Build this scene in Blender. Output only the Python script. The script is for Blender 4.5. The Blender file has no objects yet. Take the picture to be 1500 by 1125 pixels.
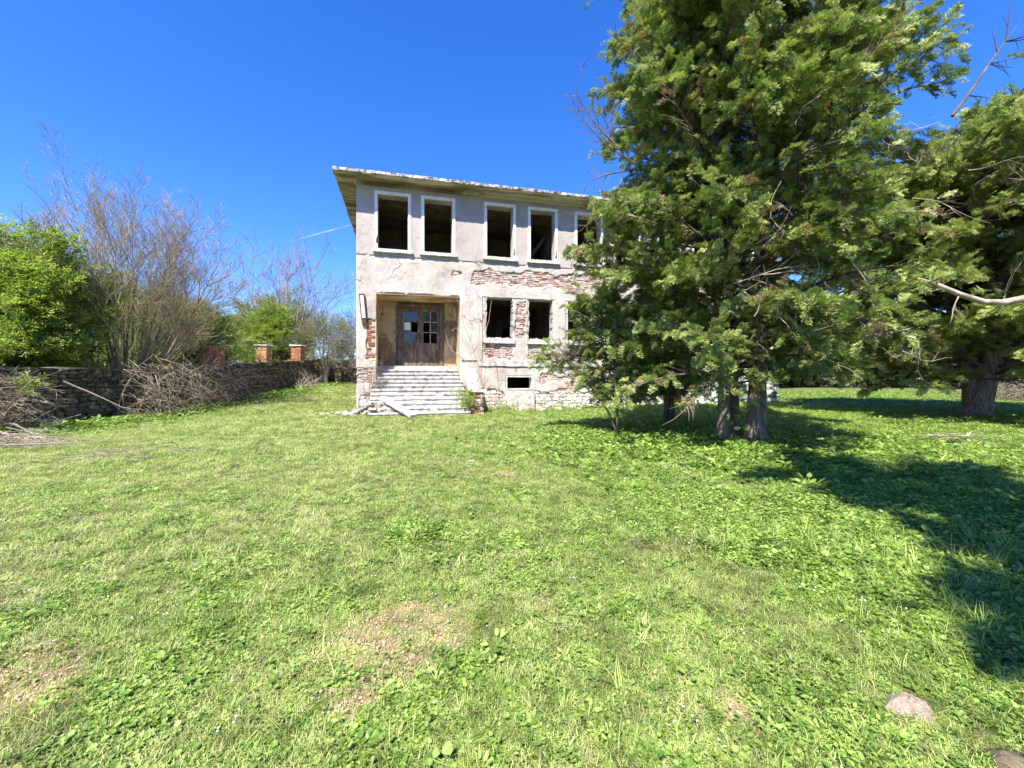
import bpy, math, random
import numpy as np
from mathutils import Vector, Matrix, noise
R = math.radians
rng = random.Random(7)
nr = np.random.RandomState(11)
sc = bpy.context.scene
C = sc.collection

# ------------------------------------------------------------------ camera, sky, sun, exposure
F, EZ = 620.0, 1.5
cam = bpy.data.cameras.new('camera')
cam.sensor_width = 36.0
cam.lens = 36.0 * F / 1500.0
cam.clip_start = 0.05
cam.clip_end = 3000
cam.shift_y = -6.5 / 1500.0
camo = bpy.data.objects.new('camera', cam)
camo.location = (0, 0, EZ)
camo.rotation_euler = (R(90), 0, 0)
C.objects.link(camo)
sc.camera = camo

SUN_EL = R(54)
SX, SY = -0.339, -0.941
world = bpy.data.worlds.new('World')
sc.world = world
world.use_nodes = True
wt = world.node_tree
bg = wt.nodes['Background']
sky = wt.nodes.new('ShaderNodeTexSky')
sky.sky_type = 'NISHITA'
sky.sun_disc = False
sky.sun_elevation = SUN_EL
sky.sun_rotation = math.atan2(SX, SY)
sky.altitude = 250
sky.air_density = 1.0
sky.dust_density = 0.25
sky.ozone_density = 3.2
hs = wt.nodes.new('ShaderNodeHueSaturation')
hs.inputs['Saturation'].default_value = 1.3
hs.inputs['Value'].default_value = 1.0
wt.links.new(sky.outputs[0], hs.inputs['Color'])
tint = wt.nodes.new('ShaderNodeMix'); tint.data_type = 'RGBA'; tint.blend_type = 'MULTIPLY'; tint.inputs[0].default_value = 1
tint.inputs[7].default_value = (0.86, 0.91, 1.34, 1)
wt.links.new(hs.outputs[0], tint.inputs[6]); wt.links.new(tint.outputs[2], bg.inputs[0])
bg.inputs[1].default_value = 0.094
sun = bpy.data.lights.new('sun', 'SUN')
sun.energy = 5.0
sun.angle = R(0.55)
sun.color = (1.0, 0.945, 0.835)
suno = bpy.data.objects.new('sun', sun)
sd = Vector((SX * math.cos(SUN_EL), SY * math.cos(SUN_EL), math.sin(SUN_EL)))
suno.rotation_euler = sd.to_track_quat('Z', 'Y').to_euler()
suno.location = (0, 0, 30)
C.objects.link(suno)
sc.view_settings.view_transform = 'Standard'
sc.view_settings.look = 'None'
sc.view_settings.exposure = 1.4
sc.view_settings.gamma = 1.0
sc.view_settings.use_curve_mapping = False
sc.render.engine = 'CYCLES'
sc.cycles.max_bounces = 7
sc.cycles.transparent_max_bounces = 8

# ------------------------------------------------------------------ helpers
def tag(o, label=None, cat=None, group=None, kind=None):
    if label: o['label'] = label
    if cat: o['category'] = cat
    if group: o['group'] = group
    if kind: o['kind'] = kind
    return o

def empty(name, loc=(0, 0, 0), rz=0.0):
    o = bpy.data.objects.new(name, None)
    o.location = loc
    o.rotation_euler = (0, 0, rz)
    o.empty_display_size = 0.3
    C.objects.link(o)
    return o

def link(name, me, parent=None, loc=(0, 0, 0), rot=None):
    o = bpy.data.objects.new(name, me)
    C.objects.link(o)
    o.parent = parent
    o.location = loc
    if rot is not None: o.rotation_euler = rot
    return o

class MB:
    def __init__(s):
        s.v = []; s.f = []; s.m = []; s.n = 0
    def add(s, vs, fs, mi=0):
        b = s.n
        s.v.extend(vs); s.n += len(vs)
        for f in fs:
            s.f.append([b + i for i in f]); s.m.append(mi)
    def box(s, x0, x1, y0, y1, z0, z1, mi=0, j=0.0, M=None):
        vs = [(x0, y0, z0), (x1, y0, z0), (x1, y1, z0), (x0, y1, z0), (x0, y0, z1), (x1, y0, z1), (x1, y1, z1), (x0, y1, z1)]
        if j: vs = [(a + rng.uniform(-j, j), b + rng.uniform(-j, j), c + rng.uniform(-j, j)) for a, b, c in vs]
        if M is not None: vs = [tuple(M @ Vector(p)) for p in vs]
        s.add(vs, [(0, 3, 2, 1), (4, 5, 6, 7), (0, 1, 5, 4), (1, 2, 6, 5), (2, 3, 7, 6), (3, 0, 4, 7)], mi)
    def tube(s, pts, rad, n=5, mi=0):
        k = len(pts)
        P = [Vector(p) for p in pts]
        up = Vector((0.13, 0.21, 0.97))
        vs = []
        prev = None
        for i in range(k):
            d = (P[min(i + 1, k - 1)] - P[max(i - 1, 0)])
            if d.length < 1e-6: d = Vector((0, 0, 1))
            d.normalize()
            if prev is None:
                a = d.cross(up)
                if a.length < 0.1: a = d.cross(Vector((1, 0, 0)))
            else:
                a = prev - d * prev.dot(d)
            a.normalize(); prev = a
            b = d.cross(a)
            r = rad[i]
            for q in range(n):
                t = 2 * math.pi * q / n
                w = a * (math.cos(t) * r) + b * (math.sin(t) * r)
                vs.append((P[i].x + w.x, P[i].y + w.y, P[i].z + w.z))
        fs = []
        for i in range(k - 1):
            for q in range(n):
                q2 = (q + 1) % n
                fs.append((i * n + q, i * n + q2, (i + 1) * n + q2, (i + 1) * n + q))
        fs.append(tuple(range((k - 1) * n, k * n)))
        fs.append(tuple(reversed(range(n))))
        s.add(vs, fs, mi)
    def mesh(s, name, mats, smooth=False):
        me = bpy.data.meshes.new(name)
        me.from_pydata(s.v, [], s.f)
        if not isinstance(mats, (list, tuple)): mats = [mats]
        for m in mats: me.materials.append(m)
        if len(mats) > 1: me.polygons.foreach_set('material_index', s.m)
        if smooth: me.polygons.foreach_set('use_smooth', [True] * len(me.polygons))
        me.update()
        return me
    def build(s, name, mats, parent=None, loc=(0, 0, 0), rot=None, smooth=False):
        return link(name, s.mesh(name, mats, smooth), parent, loc, rot)

def bevel(o, w=0.01, seg=1):
    m = o.modifiers.new('bevel', 'BEVEL'); m.width = w; m.segments = seg; m.limit_method = 'ANGLE'
    return o

def N(p, s=1.0, o=0.0):
    return noise.noise(Vector((p[0] * s + o, p[1] * s + o * 0.7, p[2] * s - o)))

def smooth01(t):
    t = min(1.0, max(0.0, t)); return t * t * (3 - 2 * t)

def hgt(x, y):
    h = 0.0145 * min(max(y, 0.0), 45.0)
    h += 0.06 * min(max(y - 15.0, 0.0), 25.0) * smooth01((-x - 5.5) / 5.0)
    h += 0.035 * noise.noise(Vector((x * 0.35, y * 0.35, 3.1))) + 0.018 * noise.noise(Vector((x * 1.3, y * 1.3, 8.1)))
    return h

def world_at(px, py, Y):
    return Vector(((px - 750) / F * Y, Y, EZ + (556 - py) / F * Y))

# ------------------------------------------------------------------ materials
def new_mat(name):
    m = bpy.data.materials.new(name); m.use_nodes = True
    nt = m.node_tree; nt.nodes.clear()
    out = nt.nodes.new('ShaderNodeOutputMaterial')
    return m, nt, out

class G:
    """small node graph helper"""
    def __init__(s, nt): s.nt = nt
    def n(s, t, **kw):
        nd = s.nt.nodes.new(t)
        for k, v in kw.items():
            if k.startswith('i_'): nd.inputs[k[2:].replace('_', ' ')].default_value = v
            else: setattr(nd, k, v)
        return nd
    def l(s, a, b): s.nt.links.new(a, b)
    def noise(s, co, scale, detail=4, rough=0.6, dist=0.0):
        nd = s.n('ShaderNodeTexNoise'); nd.inputs['Scale'].default_value = scale
        nd.inputs['Detail'].default_value = detail; nd.inputs['Roughness'].default_value = rough
        nd.inputs['Distortion'].default_value = dist
        if co is not None: s.l(co, nd.inputs['Vector'])
        return nd.outputs['Fac']
    def ramp(s, fac, stops, interp='LINEAR'):
        nd = s.n('ShaderNodeValToRGB'); nd.color_ramp.interpolation = interp
        cr = nd.color_ramp
        while len(cr.elements) < len(stops): cr.elements.new(0.5)
        for e, (p, c) in zip(cr.elements, stops):
            e.position = p; e.color = (c, c, c, 1) if not isinstance(c, (tuple, list)) else (*c[:3], 1)
        s.l(fac, nd.inputs['Fac'])
        return nd.outputs['Color']
    def mix(s, fac, a, b, mode='MIX'):
        nd = s.n('ShaderNodeMix', data_type='RGBA', blend_type=mode)
        for sock, v in ((nd.inputs[0], fac), (nd.inputs[6], a), (nd.inputs[7], b)):
            if isinstance(v, bpy.types.NodeSocket): s.l(v, sock)
            elif isinstance(v, (tuple, list)): sock.default_value = (*v[:3], 1)
            else: sock.default_value = v if sock == nd.inputs[0] else (v, v, v, 1)
        return nd.outputs[2]
    def math(s, op, a, b=0.0, clamp=False):
        nd = s.n('ShaderNodeMath', operation=op, use_clamp=clamp)
        for sock, v in ((nd.inputs[0], a), (nd.inputs[1], b)):
            if isinstance(v, bpy.types.NodeSocket): s.l(v, sock)
            else: sock.default_value = v
        return nd.outputs[0]
    def bump(s, h, strength=0.5, dist=0.02):
        nd = s.n('ShaderNodeBump'); nd.inputs['Strength'].default_value = strength
        nd.inputs['Distance'].default_value = dist
        s.l(h, nd.inputs['Height']); return nd.outputs['Normal']
    def bsdf(s, col, rough=0.85, normal=None, spec=0.3):
        nd = s.n('ShaderNodeBsdfPrincipled')
        if isinstance(col, bpy.types.NodeSocket): s.l(col, nd.inputs['Base Color'])
        else: nd.inputs['Base Color'].default_value = (*col[:3], 1)
        if isinstance(rough, bpy.types.NodeSocket): s.l(rough, nd.inputs['Roughness'])
        else: nd.inputs['Roughness'].default_value = rough
        nd.inputs['Specular IOR Level'].default_value = spec
        if normal is not None: s.l(normal, nd.inputs['Normal'])
        return nd.outputs[0]

def simple_mat(name, stops, scale=6, rough=0.85, bump=0.4, bscale=40, bdist=0.01, coord='Object', rnd=0.0, stretch=None, spec=0.25, detail=6):
    m, nt, out = new_mat(name); g = G(nt)
    if coord == 'World':
        co = g.n('ShaderNodeNewGeometry').outputs['Position']
    else:
        co = g.n('ShaderNodeTexCoord').outputs[coord]
    if stretch:
        mp = g.n('ShaderNodeMapping'); mp.inputs['Scale'].default_value = stretch; g.l(co, mp.inputs['Vector']); co = mp.outputs[0]
    f = g.noise(co, scale, detail, 0.65)
    col = g.ramp(f, stops)
    if rnd:
        oi = g.n('ShaderNodeObjectInfo').outputs['Random']
        v = g.ramp(oi, [(0, 1 - rnd), (1, 1 + rnd)])
        nd = g.n('ShaderNodeMix', data_type='RGBA', blend_type='MULTIPLY'); nd.inputs[0].default_value = 1
        g.l(col, nd.inputs[6]); g.l(v, nd.inputs[7]); col = nd.outputs[2]
    nb = g.bump(g.noise(co, bscale, 5, 0.7), bump, bdist)
    g.l(g.bsdf(col, rough, nb, spec), out.inputs[0])
    return m

def leaf_mat(name, cols, wscale=0.6, trans=0.35, rough=0.5, brown=None, brown_at=0.93, tips=None):
    """cols: stops driven by per instance random mixed with a world noise"""
    m, nt, out = new_mat(name); g = G(nt)
    pos = g.n('ShaderNodeNewGeometry').outputs['Position']
    oi = g.n('ShaderNodeObjectInfo').outputs['Random']
    w = g.noise(pos, wscale, 3, 0.6)
    w = g.ramp(w, [(0.3, 0.0), (0.7, 1.0)])
    a = g.math('MULTIPLY', oi, 0.55); b = g.math('MULTIPLY', w, 0.45)
    f = g.math('ADD', a, b)
    col = g.ramp(f, cols)
    if brown:
        sel = g.math('GREATER_THAN', g.math('FRACT', g.math('MULTIPLY', oi, 17.31)), brown_at)
        col = g.mix(sel, col, brown)
    fv = g.ramp(g.noise(pos, 26.0, 3, 0.6), [(0.33, 0.42), (0.52, 0.95), (0.68, 1.0)])  # fine speckle in the colour, imitating dark gaps and bright tips of sprays
    fm = g.n('ShaderNodeMix', data_type='RGBA', blend_type='MULTIPLY'); fm.inputs[0].default_value = 1.0; g.l(col, fm.inputs[6]); g.l(fv, fm.inputs[7]); col = fm.outputs[2]
    p = g.bsdf(col, rough, None, 0.3)
    t = g.n('ShaderNodeBsdfTranslucent')
    tc = g.mix(0.5, col, g.mix(1.0, col, (1.0, 1.25, 0.35), 'MULTIPLY'))
    g.l(tc, t.inputs[0])
    mx = g.n('ShaderNodeMixShader'); mx.inputs[0].default_value = trans
    g.l(p, mx.inputs[1]); g.l(t.outputs[0], mx.inputs[2]); g.l(mx.outputs[0], out.inputs[0])
    return m

def plaster_mat(name, base=((0.25, 0.21, 0.18), (0.44, 0.385, 0.34), (0.58, 0.52, 0.465)), grime=(0.20, 0.17, 0.14), low=True, cracks=True, patch=(0.42, 0.41, 0.40), amt=0.5):
    m, nt, out = new_mat(name); g = G(nt)
    co = g.n('ShaderNodeTexCoord').outputs['Object']
    c1 = g.ramp(g.noise(co, 1.1, 8, 0.7, 0.4), [(0.30, base[0]), (0.48, base[1]), (0.68, base[2])])
    pm = g.ramp(g.noise(co, 0.55, 6, 0.62, 0.8), [(0.53, 0.0), (0.56, 1.0)])
    col = g.mix(g.math('MULTIPLY', pm, amt), c1, patch)
    sp = g.ramp(g.noise(co, 22, 6, 0.8), [(0.56, 0.0), (0.66, 0.8)]) if cracks else g.ramp(g.noise(co, 22, 6, 0.8), [(0.64, 0.0), (0.72, 0.6)])
    col = g.mix(sp, col, grime)
    mp = g.n('ShaderNodeMapping'); mp.inputs['Scale'].default_value = (6, 6, 0.55); g.l(co, mp.inputs['Vector'])
    st = g.ramp(g.noise(mp.outputs[0], 1.0, 6, 0.7), [(0.55, 0.0), (0.8, 0.45)])
    col = g.mix(st, col, (0.28, 0.24, 0.2))
    h = g.noise(co, 45, 6, 0.75)
    if cracks:
        dn = g.n('ShaderNodeTexNoise'); dn.inputs['Scale'].default_value = 2.2; dn.inputs['Detail'].default_value = 5; g.l(co, dn.inputs['Vector'])
        ad = g.n('ShaderNodeVectorMath', operation='ADD'); g.l(co, ad.inputs[0])
        sc_ = g.n('ShaderNodeVectorMath', operation='SCALE'); g.l(dn.outputs['Color'], sc_.inputs[0]); sc_.inputs['Scale'].default_value = 0.7
        g.l(sc_.outputs[0], ad.inputs[1])
        vo = g.n('ShaderNodeTexVoronoi', feature='DISTANCE_TO_EDGE'); vo.inputs['Scale'].default_value = 0.75; g.l(ad.outputs[0], vo.inputs['Vector'])
        ck = g.ramp(vo.outputs['Distance'], [(0.0, 1.0), (0.014, 0.0)])
        cm = g.ramp(g.noise(co, 0.9, 2), [(0.48, 0.0), (0.6, 1.0)])
        sep = g.n('ShaderNodeSeparateXYZ'); g.l(co, sep.inputs[0])
        lz = g.ramp(g.math('MULTIPLY', sep.outputs[2], 0.1), [(0.60, 1.0), (0.68, 0.12)])
        ck = g.math('MULTIPLY', g.math('MULTIPLY', ck, cm), lz)
        col = g.mix(ck, col, (0.09, 0.075, 0.06))
        h = g.math('SUBTRACT', h, g.math('MULTIPLY', ck, 1.5))
    h = g.math('ADD', h, g.math('MULTIPLY', pm, -0.5))
    h = g.math('ADD', h, g.math('MULTIPLY', g.noise(co, 5, 5, 0.7), 1.2))
    g.l(g.bsdf(col, 0.92, g.bump(h, 0.75, 0.018), 0.15), out.inputs[0])
    return m

M = {}
M['plaster'] = plaster_mat('worn_plaster')
M['upper_plaster'] = plaster_mat('upper_plaster', ((0.30, 0.255, 0.232), (0.385, 0.332, 0.305), (0.44, 0.385, 0.355)), amt=0.15, cracks=False)
M['recess'] = plaster_mat('ochre_plaster', ((0.26, 0.17, 0.09), (0.50, 0.37, 0.21), (0.66, 0.56, 0.38)), (0.12, 0.07, 0.04), patch=(0.22, 0.12, 0.07), amt=0.75)
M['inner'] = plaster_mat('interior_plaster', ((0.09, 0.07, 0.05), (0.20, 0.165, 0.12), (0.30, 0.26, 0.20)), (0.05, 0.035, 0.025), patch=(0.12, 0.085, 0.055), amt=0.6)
M['trim'] = simple_mat('white_trim_paint', [(0.3, (0.55, 0.54, 0.53)), (0.5, (0.76, 0.75, 0.74)), (0.7, (0.82, 0.81, 0.80))], 5, 0.8, 0.4, 60, 0.006)
M['sill'] = simple_mat('worn_concrete_sill', [(0.32, (0.26, 0.23, 0.19)), (0.5, (0.52, 0.50, 0.46)), (0.7, (0.64, 0.62, 0.59))], 6, 0.9, 0.7, 40, 0.012)
M['core'] = simple_mat('mortar_core', [(0.3, (0.20, 0.16, 0.13)), (0.5, (0.40, 0.34, 0.29)), (0.7, (0.54, 0.49, 0.44))], 9, 0.95, 0.9, 30, 0.02)
M['brick'] = simple_mat('weathered_brick', [(0.28, (0.20, 0.12, 0.09)), (0.42, (0.36, 0.22, 0.175)), (0.52, (0.44, 0.35, 0.31)), (0.66, (0.54, 0.49, 0.45))], 7, 0.9, 0.8, 50, 0.01, rnd=0.3, coord='World')
M['brick_red'] = simple_mat('orange_brick', [(0.28, (0.13, 0.05, 0.03)), (0.5, (0.31, 0.125, 0.06)), (0.72, (0.46, 0.27, 0.17))], 7, 0.9, 0.8, 50, 0.01, rnd=0.3, coord='World')
M['brick_ochre'] = simple_mat('ochre_brick', [(0.28, (0.20, 0.11, 0.05)), (0.5, (0.38, 0.22, 0.10)), (0.72, (0.52, 0.38, 0.22))], 7, 0.9, 0.8, 50, 0.01, rnd=0.3, coord='World')
M['stone'] = simple_mat('field_stone', [(0.32, (0.035, 0.03, 0.02)), (0.50, (0.125, 0.10, 0.065)), (0.72, (0.30, 0.25, 0.16))], 5, 0.92, 0.9, 25, 0.02, rnd=0.4, coord='World')
M['soilcore'] = simple_mat('dark_wall_joints', [(0.3, (0.03, 0.025, 0.02)), (0.7, (0.09, 0.075, 0.055))], 6)
M['pale_stone'] = simple_mat('limewashed_rubble', [(0.28, (0.26, 0.20, 0.14)), (0.45, (0.50, 0.45, 0.38)), (0.65, (0.68, 0.65, 0.60))], 5, 0.92, 0.9, 30, 0.02, rnd=0.3, coord='World')
M['soffit'] = simple_mat('peeling_soffit', [(0.36, (0.15, 0.115, 0.07)), (0.47, (0.31, 0.255, 0.165)), (0.51, (0.50, 0.45, 0.33)), (0.7, (0.57, 0.52, 0.41))], 0.8, 0.95, 1.0, 14, 0.02, stretch=(0.55, 2.2, 1), detail=9)
M['roof_edge'] = simple_mat('lichen_concrete_edge', [(0.40, (0.07, 0.06, 0.05)), (0.50, (0.33, 0.31, 0.27)), (0.64, (0.58, 0.56, 0.51))], 7, 0.95, 1.0, 25, 0.02)
M['concrete'] = simple_mat('bleached_concrete', [(0.34, (0.20, 0.175, 0.15)), (0.48, (0.42, 0.39, 0.36)), (0.68, (0.58, 0.55, 0.52))], 5, 0.92, 0.8, 35, 0.012, coord='World')
M['tile'] = simple_mat('old_roof_tile', [(0.3, (0.2, 0.08, 0.05)), (0.6, (0.38, 0.17, 0.1))], 8)
M['wood'] = simple_mat('weathered_door_wood', [(0.30, (0.06, 0.04, 0.028)), (0.48, (0.135, 0.095, 0.066)), (0.60, (0.20, 0.155, 0.115)), (0.74, (0.36, 0.30, 0.24))], 3, 0.8, 0.7, 30, 0.008, stretch=(3, 3, 1.0))
M['pale_wood'] = simple_mat('flaking_pale_paint_wood', [(0.35, (0.22, 0.15, 0.1)), (0.5, (0.50, 0.43, 0.34)), (0.7, (0.62, 0.56, 0.47))], 12, 0.8, 0.6, 40, 0.006)
M['rust'] = simple_mat('rusty_iron', [(0.3, (0.03, 0.018, 0.012)), (0.6, (0.12, 0.055, 0.03))], 14, 0.8, 0.6)
M['bark'] = simple_mat('fibrous_bark', [(0.3, (0.05, 0.036, 0.027)), (0.5, (0.17, 0.13, 0.10)), (0.72, (0.34, 0.28, 0.22))], 4, 0.95, 1.0, 9, 0.05, stretch=(5, 5, 0.7), coord='World')
M['twig'] = simple_mat('bare_twig_bark', [(0.3, (0.10, 0.075, 0.06)), (0.6, (0.23, 0.18, 0.14)), (0.8, (0.36, 0.30, 0.24))], 3, 0.9, 0.3, coord='World')
M['violet_twig'] = simple_mat('budding_twig_bark', [(0.3, (0.15, 0.11, 0.07)), (0.6, (0.32, 0.25, 0.16)), (0.8, (0.48, 0.40, 0.28))], 3, 0.9, 0.3, coord='World')
M['dead'] = simple_mat('bleached_dead_wood', [(0.3, (0.16, 0.12, 0.09)), (0.55, (0.34, 0.28, 0.22)), (0.78, (0.56, 0.50, 0.42))], 3, 0.9, 0.5, coord='World')
M['heap'] = simple_mat('cut_branch_heap', [(0.32, (0.09, 0.065, 0.04)), (0.5, (0.22, 0.17, 0.115)), (0.68, (0.54, 0.46, 0.35))], 5, 0.9, 0.4, coord='World')
M['dark_twig'] = simple_mat('dark_dead_twig', [(0.3, (0.05, 0.04, 0.03)), (0.6, (0.13, 0.10, 0.08)), (0.8, (0.24, 0.2, 0.16))], 3, 0.9, 0.3, coord='World')
M['paper'] = simple_mat('paper_notice', [(0.35, (0.62, 0.66, 0.62)), (0.6, (0.78, 0.8, 0.78))], 9, 0.9, 0.1)
M['lamp_glass'] = simple_mat('milky_plastic', [(0.3, (0.42, 0.42, 0.42)), (0.7, (0.68, 0.68, 0.68))], 7, 0.5, 0.2)
M['red'] = simple_mat('red_sheet', [(0.3, (0.35, 0.04, 0.02)), (0.7, (0.5, 0.08, 0.04))], 5)
gm, nt, out = new_mat('dirty_glass'); g = G(nt)
co = g.n('ShaderNodeTexCoord').outputs['Object']
d = g.bsdf(g.ramp(g.noise(co, 9, 5), [(0.3, (0.03, 0.035, 0.04)), (0.7, (0.12, 0.11, 0.10))]), 0.9)
gl = g.n('ShaderNodeBsdfGlossy'); gl.inputs['Roughness'].default_value = 0.06; gl.inputs[0].default_value = (0.7, 0.75, 0.8, 1)
tr = g.n('ShaderNodeBsdfTransparent')
m1 = g.n('ShaderNodeMixShader'); m1.inputs[0].default_value = 0.35; g.l(tr.outputs[0], m1.inputs[1]); g.l(d, m1.inputs[2])
m2 = g.n('ShaderNodeMixShader'); m2.inputs[0].default_value = 0.045; g.l(m1.outputs[0], m2.inputs[1]); g.l(gl.outputs[0], m2.inputs[2])
g.l(m2.outputs[0], out.inputs[0]); M['glass'] = gm

M['conifer'] = leaf_mat('conifer_scale_leaves', [(0.05, (0.10, 0.155, 0.035)), (0.35, (0.24, 0.32, 0.075)), (0.65, (0.42, 0.49, 0.15)), (0.95, (0.64, 0.66, 0.34))], 0.8, 0.3, 0.55, (0.36, 0.25, 0.15), 0.95)
M['conifer_b'] = leaf_mat('conifer_scale_leaves_light', [(0.05, (0.12, 0.18, 0.04)), (0.35, (0.28, 0.36, 0.085)), (0.65, (0.46, 0.52, 0.17)), (0.95, (0.66, 0.67, 0.35))], 0.8, 0.32, 0.55, (0.36, 0.26, 0.15), 0.965)
M['conifer_c'] = leaf_mat('young_conifer_leaves', [(0.05, (0.20, 0.27, 0.06)), (0.5, (0.36, 0.44, 0.13)), (0.95, (0.54, 0.58, 0.27))], 0.8, 0.35, 0.55)
M['fresh'] = leaf_mat('fresh_spring_leaves', [(0.05, (0.16, 0.23, 0.03)), (0.4, (0.32, 0.41, 0.07)), (0.75, (0.46, 0.54, 0.13)), (0.95, (0.58, 0.62, 0.22))], 0.5, 0.48, 0.5)
M['mid_leaf'] = leaf_mat('spring_shrub_leaves', [(0.05, (0.14, 0.20, 0.045)), (0.5, (0.28, 0.36, 0.09)), (0.95, (0.44, 0.50, 0.18))], 0.5, 0.35, 0.5)
M['grey_leaf'] = leaf_mat('grey_budding_leaves', [(0.05, (0.18, 0.20, 0.085)), (0.5, (0.30, 0.34, 0.15)), (0.95, (0.44, 0.48, 0.25))], 0.5, 0.3, 0.5)
M['dark_leaf'] = leaf_mat('dark_far_leaves', [(0.05, (0.025, 0.040, 0.012)), (0.5, (0.05, 0.075, 0.022)), (0.95, (0.11, 0.14, 0.045))], 0.3, 0.3, 0.5)
M['bud'] = leaf_mat('pale_buds', [(0.05, (0.32, 0.25, 0.17)), (0.5, (0.45, 0.40, 0.24)), (0.95, (0.50, 0.52, 0.26))], 0.5, 0.35, 0.6)

def grass_mat(name, green, dry, thr, trans=0.3):
    m, nt, out = new_mat(name); g = G(nt)
    pos = g.n('ShaderNodeNewGeometry').outputs['Position']
    oi = g.n('ShaderNodeObjectInfo').outputs['Random']
    w = g.noise(pos, 0.55, 6, 0.7)
    sep = g.n('ShaderNodeSeparateXYZ'); g.l(pos, sep.inputs[0])
    xr = g.n('ShaderNodeMapRange'); xr.inputs[1].default_value = -3; xr.inputs[2].default_value = 4; xr.inputs[3].default_value = 0.10; xr.inputs[4].default_value = -0.10
    g.l(sep.outputs[0], xr.inputs[0])
    w = g.math('ADD', w, xr.outputs[0])
    w = g.math('ADD', g.math('MULTIPLY', w, 0.7), g.math('MULTIPLY', oi, 0.3))
    gc = g.ramp(g.math('FRACT', g.math('MULTIPLY', oi, 7.77)), [(0.0, green[0]), (0.5, green[1]), (1.0, green[2])])
    dc = g.ramp(g.math('FRACT', g.math('MULTIPLY', oi, 3.33)), [(0.0, dry[0]), (1.0, dry[1])])
    k = g.ramp(w, [(thr - 0.05, 0.0), (thr + 0.13, 1.0)])
    col = g.mix(k, gc, dc)
    fv = g.ramp(g.noise(pos, 3.2, 5, 0.7), [(0.30, 0.50), (0.5, 0.95), (0.66, 1.12)])
    fm = g.n('ShaderNodeMix', data_type='RGBA', blend_type='MULTIPLY'); fm.inputs[0].default_value = 1.0; g.l(col, fm.inputs[6]); g.l(fv, fm.inputs[7]); col = fm.outputs[2]
    p = g.bsdf(col, 0.5, None, 0.35)
    t = g.n('ShaderNodeBsdfTranslucent'); g.l(g.mix(0.5, col, g.mix(1.0, col, (1.0, 1.2, 0.4), 'MULTIPLY')), t.inputs[0])
    mx = g.n('ShaderNodeMixShader'); mx.inputs[0].default_value = trans
    g.l(p, mx.inputs[1]); g.l(t.outputs[0], mx.inputs[2]); g.l(mx.outputs[0], out.inputs[0])
    return m
M['grass'] = grass_mat('grass_blades', ((0.07, 0.135, 0.018), (0.20, 0.32, 0.045), (0.43, 0.57, 0.125)), ((0.38, 0.44, 0.13), (0.60, 0.60, 0.25)), 0.51)
M['straw'] = grass_mat('dry_blades', ((0.28, 0.33, 0.10), (0.36, 0.40, 0.15), (0.46, 0.46, 0.22)), ((0.46, 0.41, 0.20), (0.62, 0.56, 0.34)), 0.52)
M['weed'] = grass_mat('weed_leaves', ((0.08, 0.17, 0.02), (0.20, 0.32, 0.05), (0.38, 0.51, 0.12)), ((0.25, 0.37, 0.10), (0.35, 0.45, 0.15)), 0.62, 0.35)
M['petal'] = simple_mat('small_white_petals', [(0.3, (0.7, 0.7, 0.72)), (0.7, (0.8, 0.8, 0.82))], 5)

gm, nt, out = new_mat('meadow_soil'); g = G(nt)
co = g.n('ShaderNodeNewGeometry').outputs['Position']
w = g.noise(co, 0.55, 6, 0.7)
soil = g.ramp(g.noise(co, 14, 8, 0.75), [(0.3, (0.12, 0.07, 0.035)), (0.47, (0.38, 0.24, 0.13)), (0.66, (0.62, 0.44, 0.27))])
gr = g.ramp(g.noise(co, 9, 8, 0.8), [(0.38, (0.025, 0.030, 0.010)), (0.5, (0.10, 0.12, 0.035)), (0.64, (0.30, 0.31, 0.12))])  # ground cover tone; its dark end paints in the shaded gaps between blades
col = g.mix(g.ramp(w, [(0.56, 0.0), (0.70, 0.5)]), gr, soil)
# bare patch spots
def spot(cx, cy, r):
    vm = g.n('ShaderNodeVectorMath', operation='DISTANCE'); g.l(co, vm.inputs[0]); vm.inputs[1].default_value = (cx, cy, 0.03)
    dd = g.math('ADD', vm.outputs['Value'], g.math('MULTIPLY', g.math('SUBTRACT', g.noise(co, 3, 5), 0.5), 1.2 * r))
    return g.ramp(g.math('DIVIDE', dd, r), [(0.55, 1.0), (1.0, 0.0)])
BARE = [(-0.65, 2.5, 0.5), (-2.35, 2.05, 0.32), (0.25, 2.75, 0.12), (1.0, 1.85, 0.12), (-0.1, 6.4, 0.22), (-0.75, 1.95, 0.16)]
BARE_OLD = [(-0.62, 2.45, 0.45), (-2.25, 2.15, 0.5), (0.25, 2.75, 0.22), (-0.1, 2.1, 0.22), (-0.8, 1.95, 0.25), (-2.7, 3.0, 0.35), (1.0, 1.85, 0.25), (-0.1, 6.4, 0.5), (2.25, 1.7, 0.3)]
sm = None
for b in BARE:
    s_ = spot(*b); sm = s_ if sm is None else g.math('MAXIMUM', sm, s_)
col = g.mix(sm, col, soil)
g.l(g.bsdf(col, 0.95, g.bump(g.noise(co, 25, 8, 0.8), 1.0, 0.04), 0.1), out.inputs[0]); M['ground'] = gm

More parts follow.
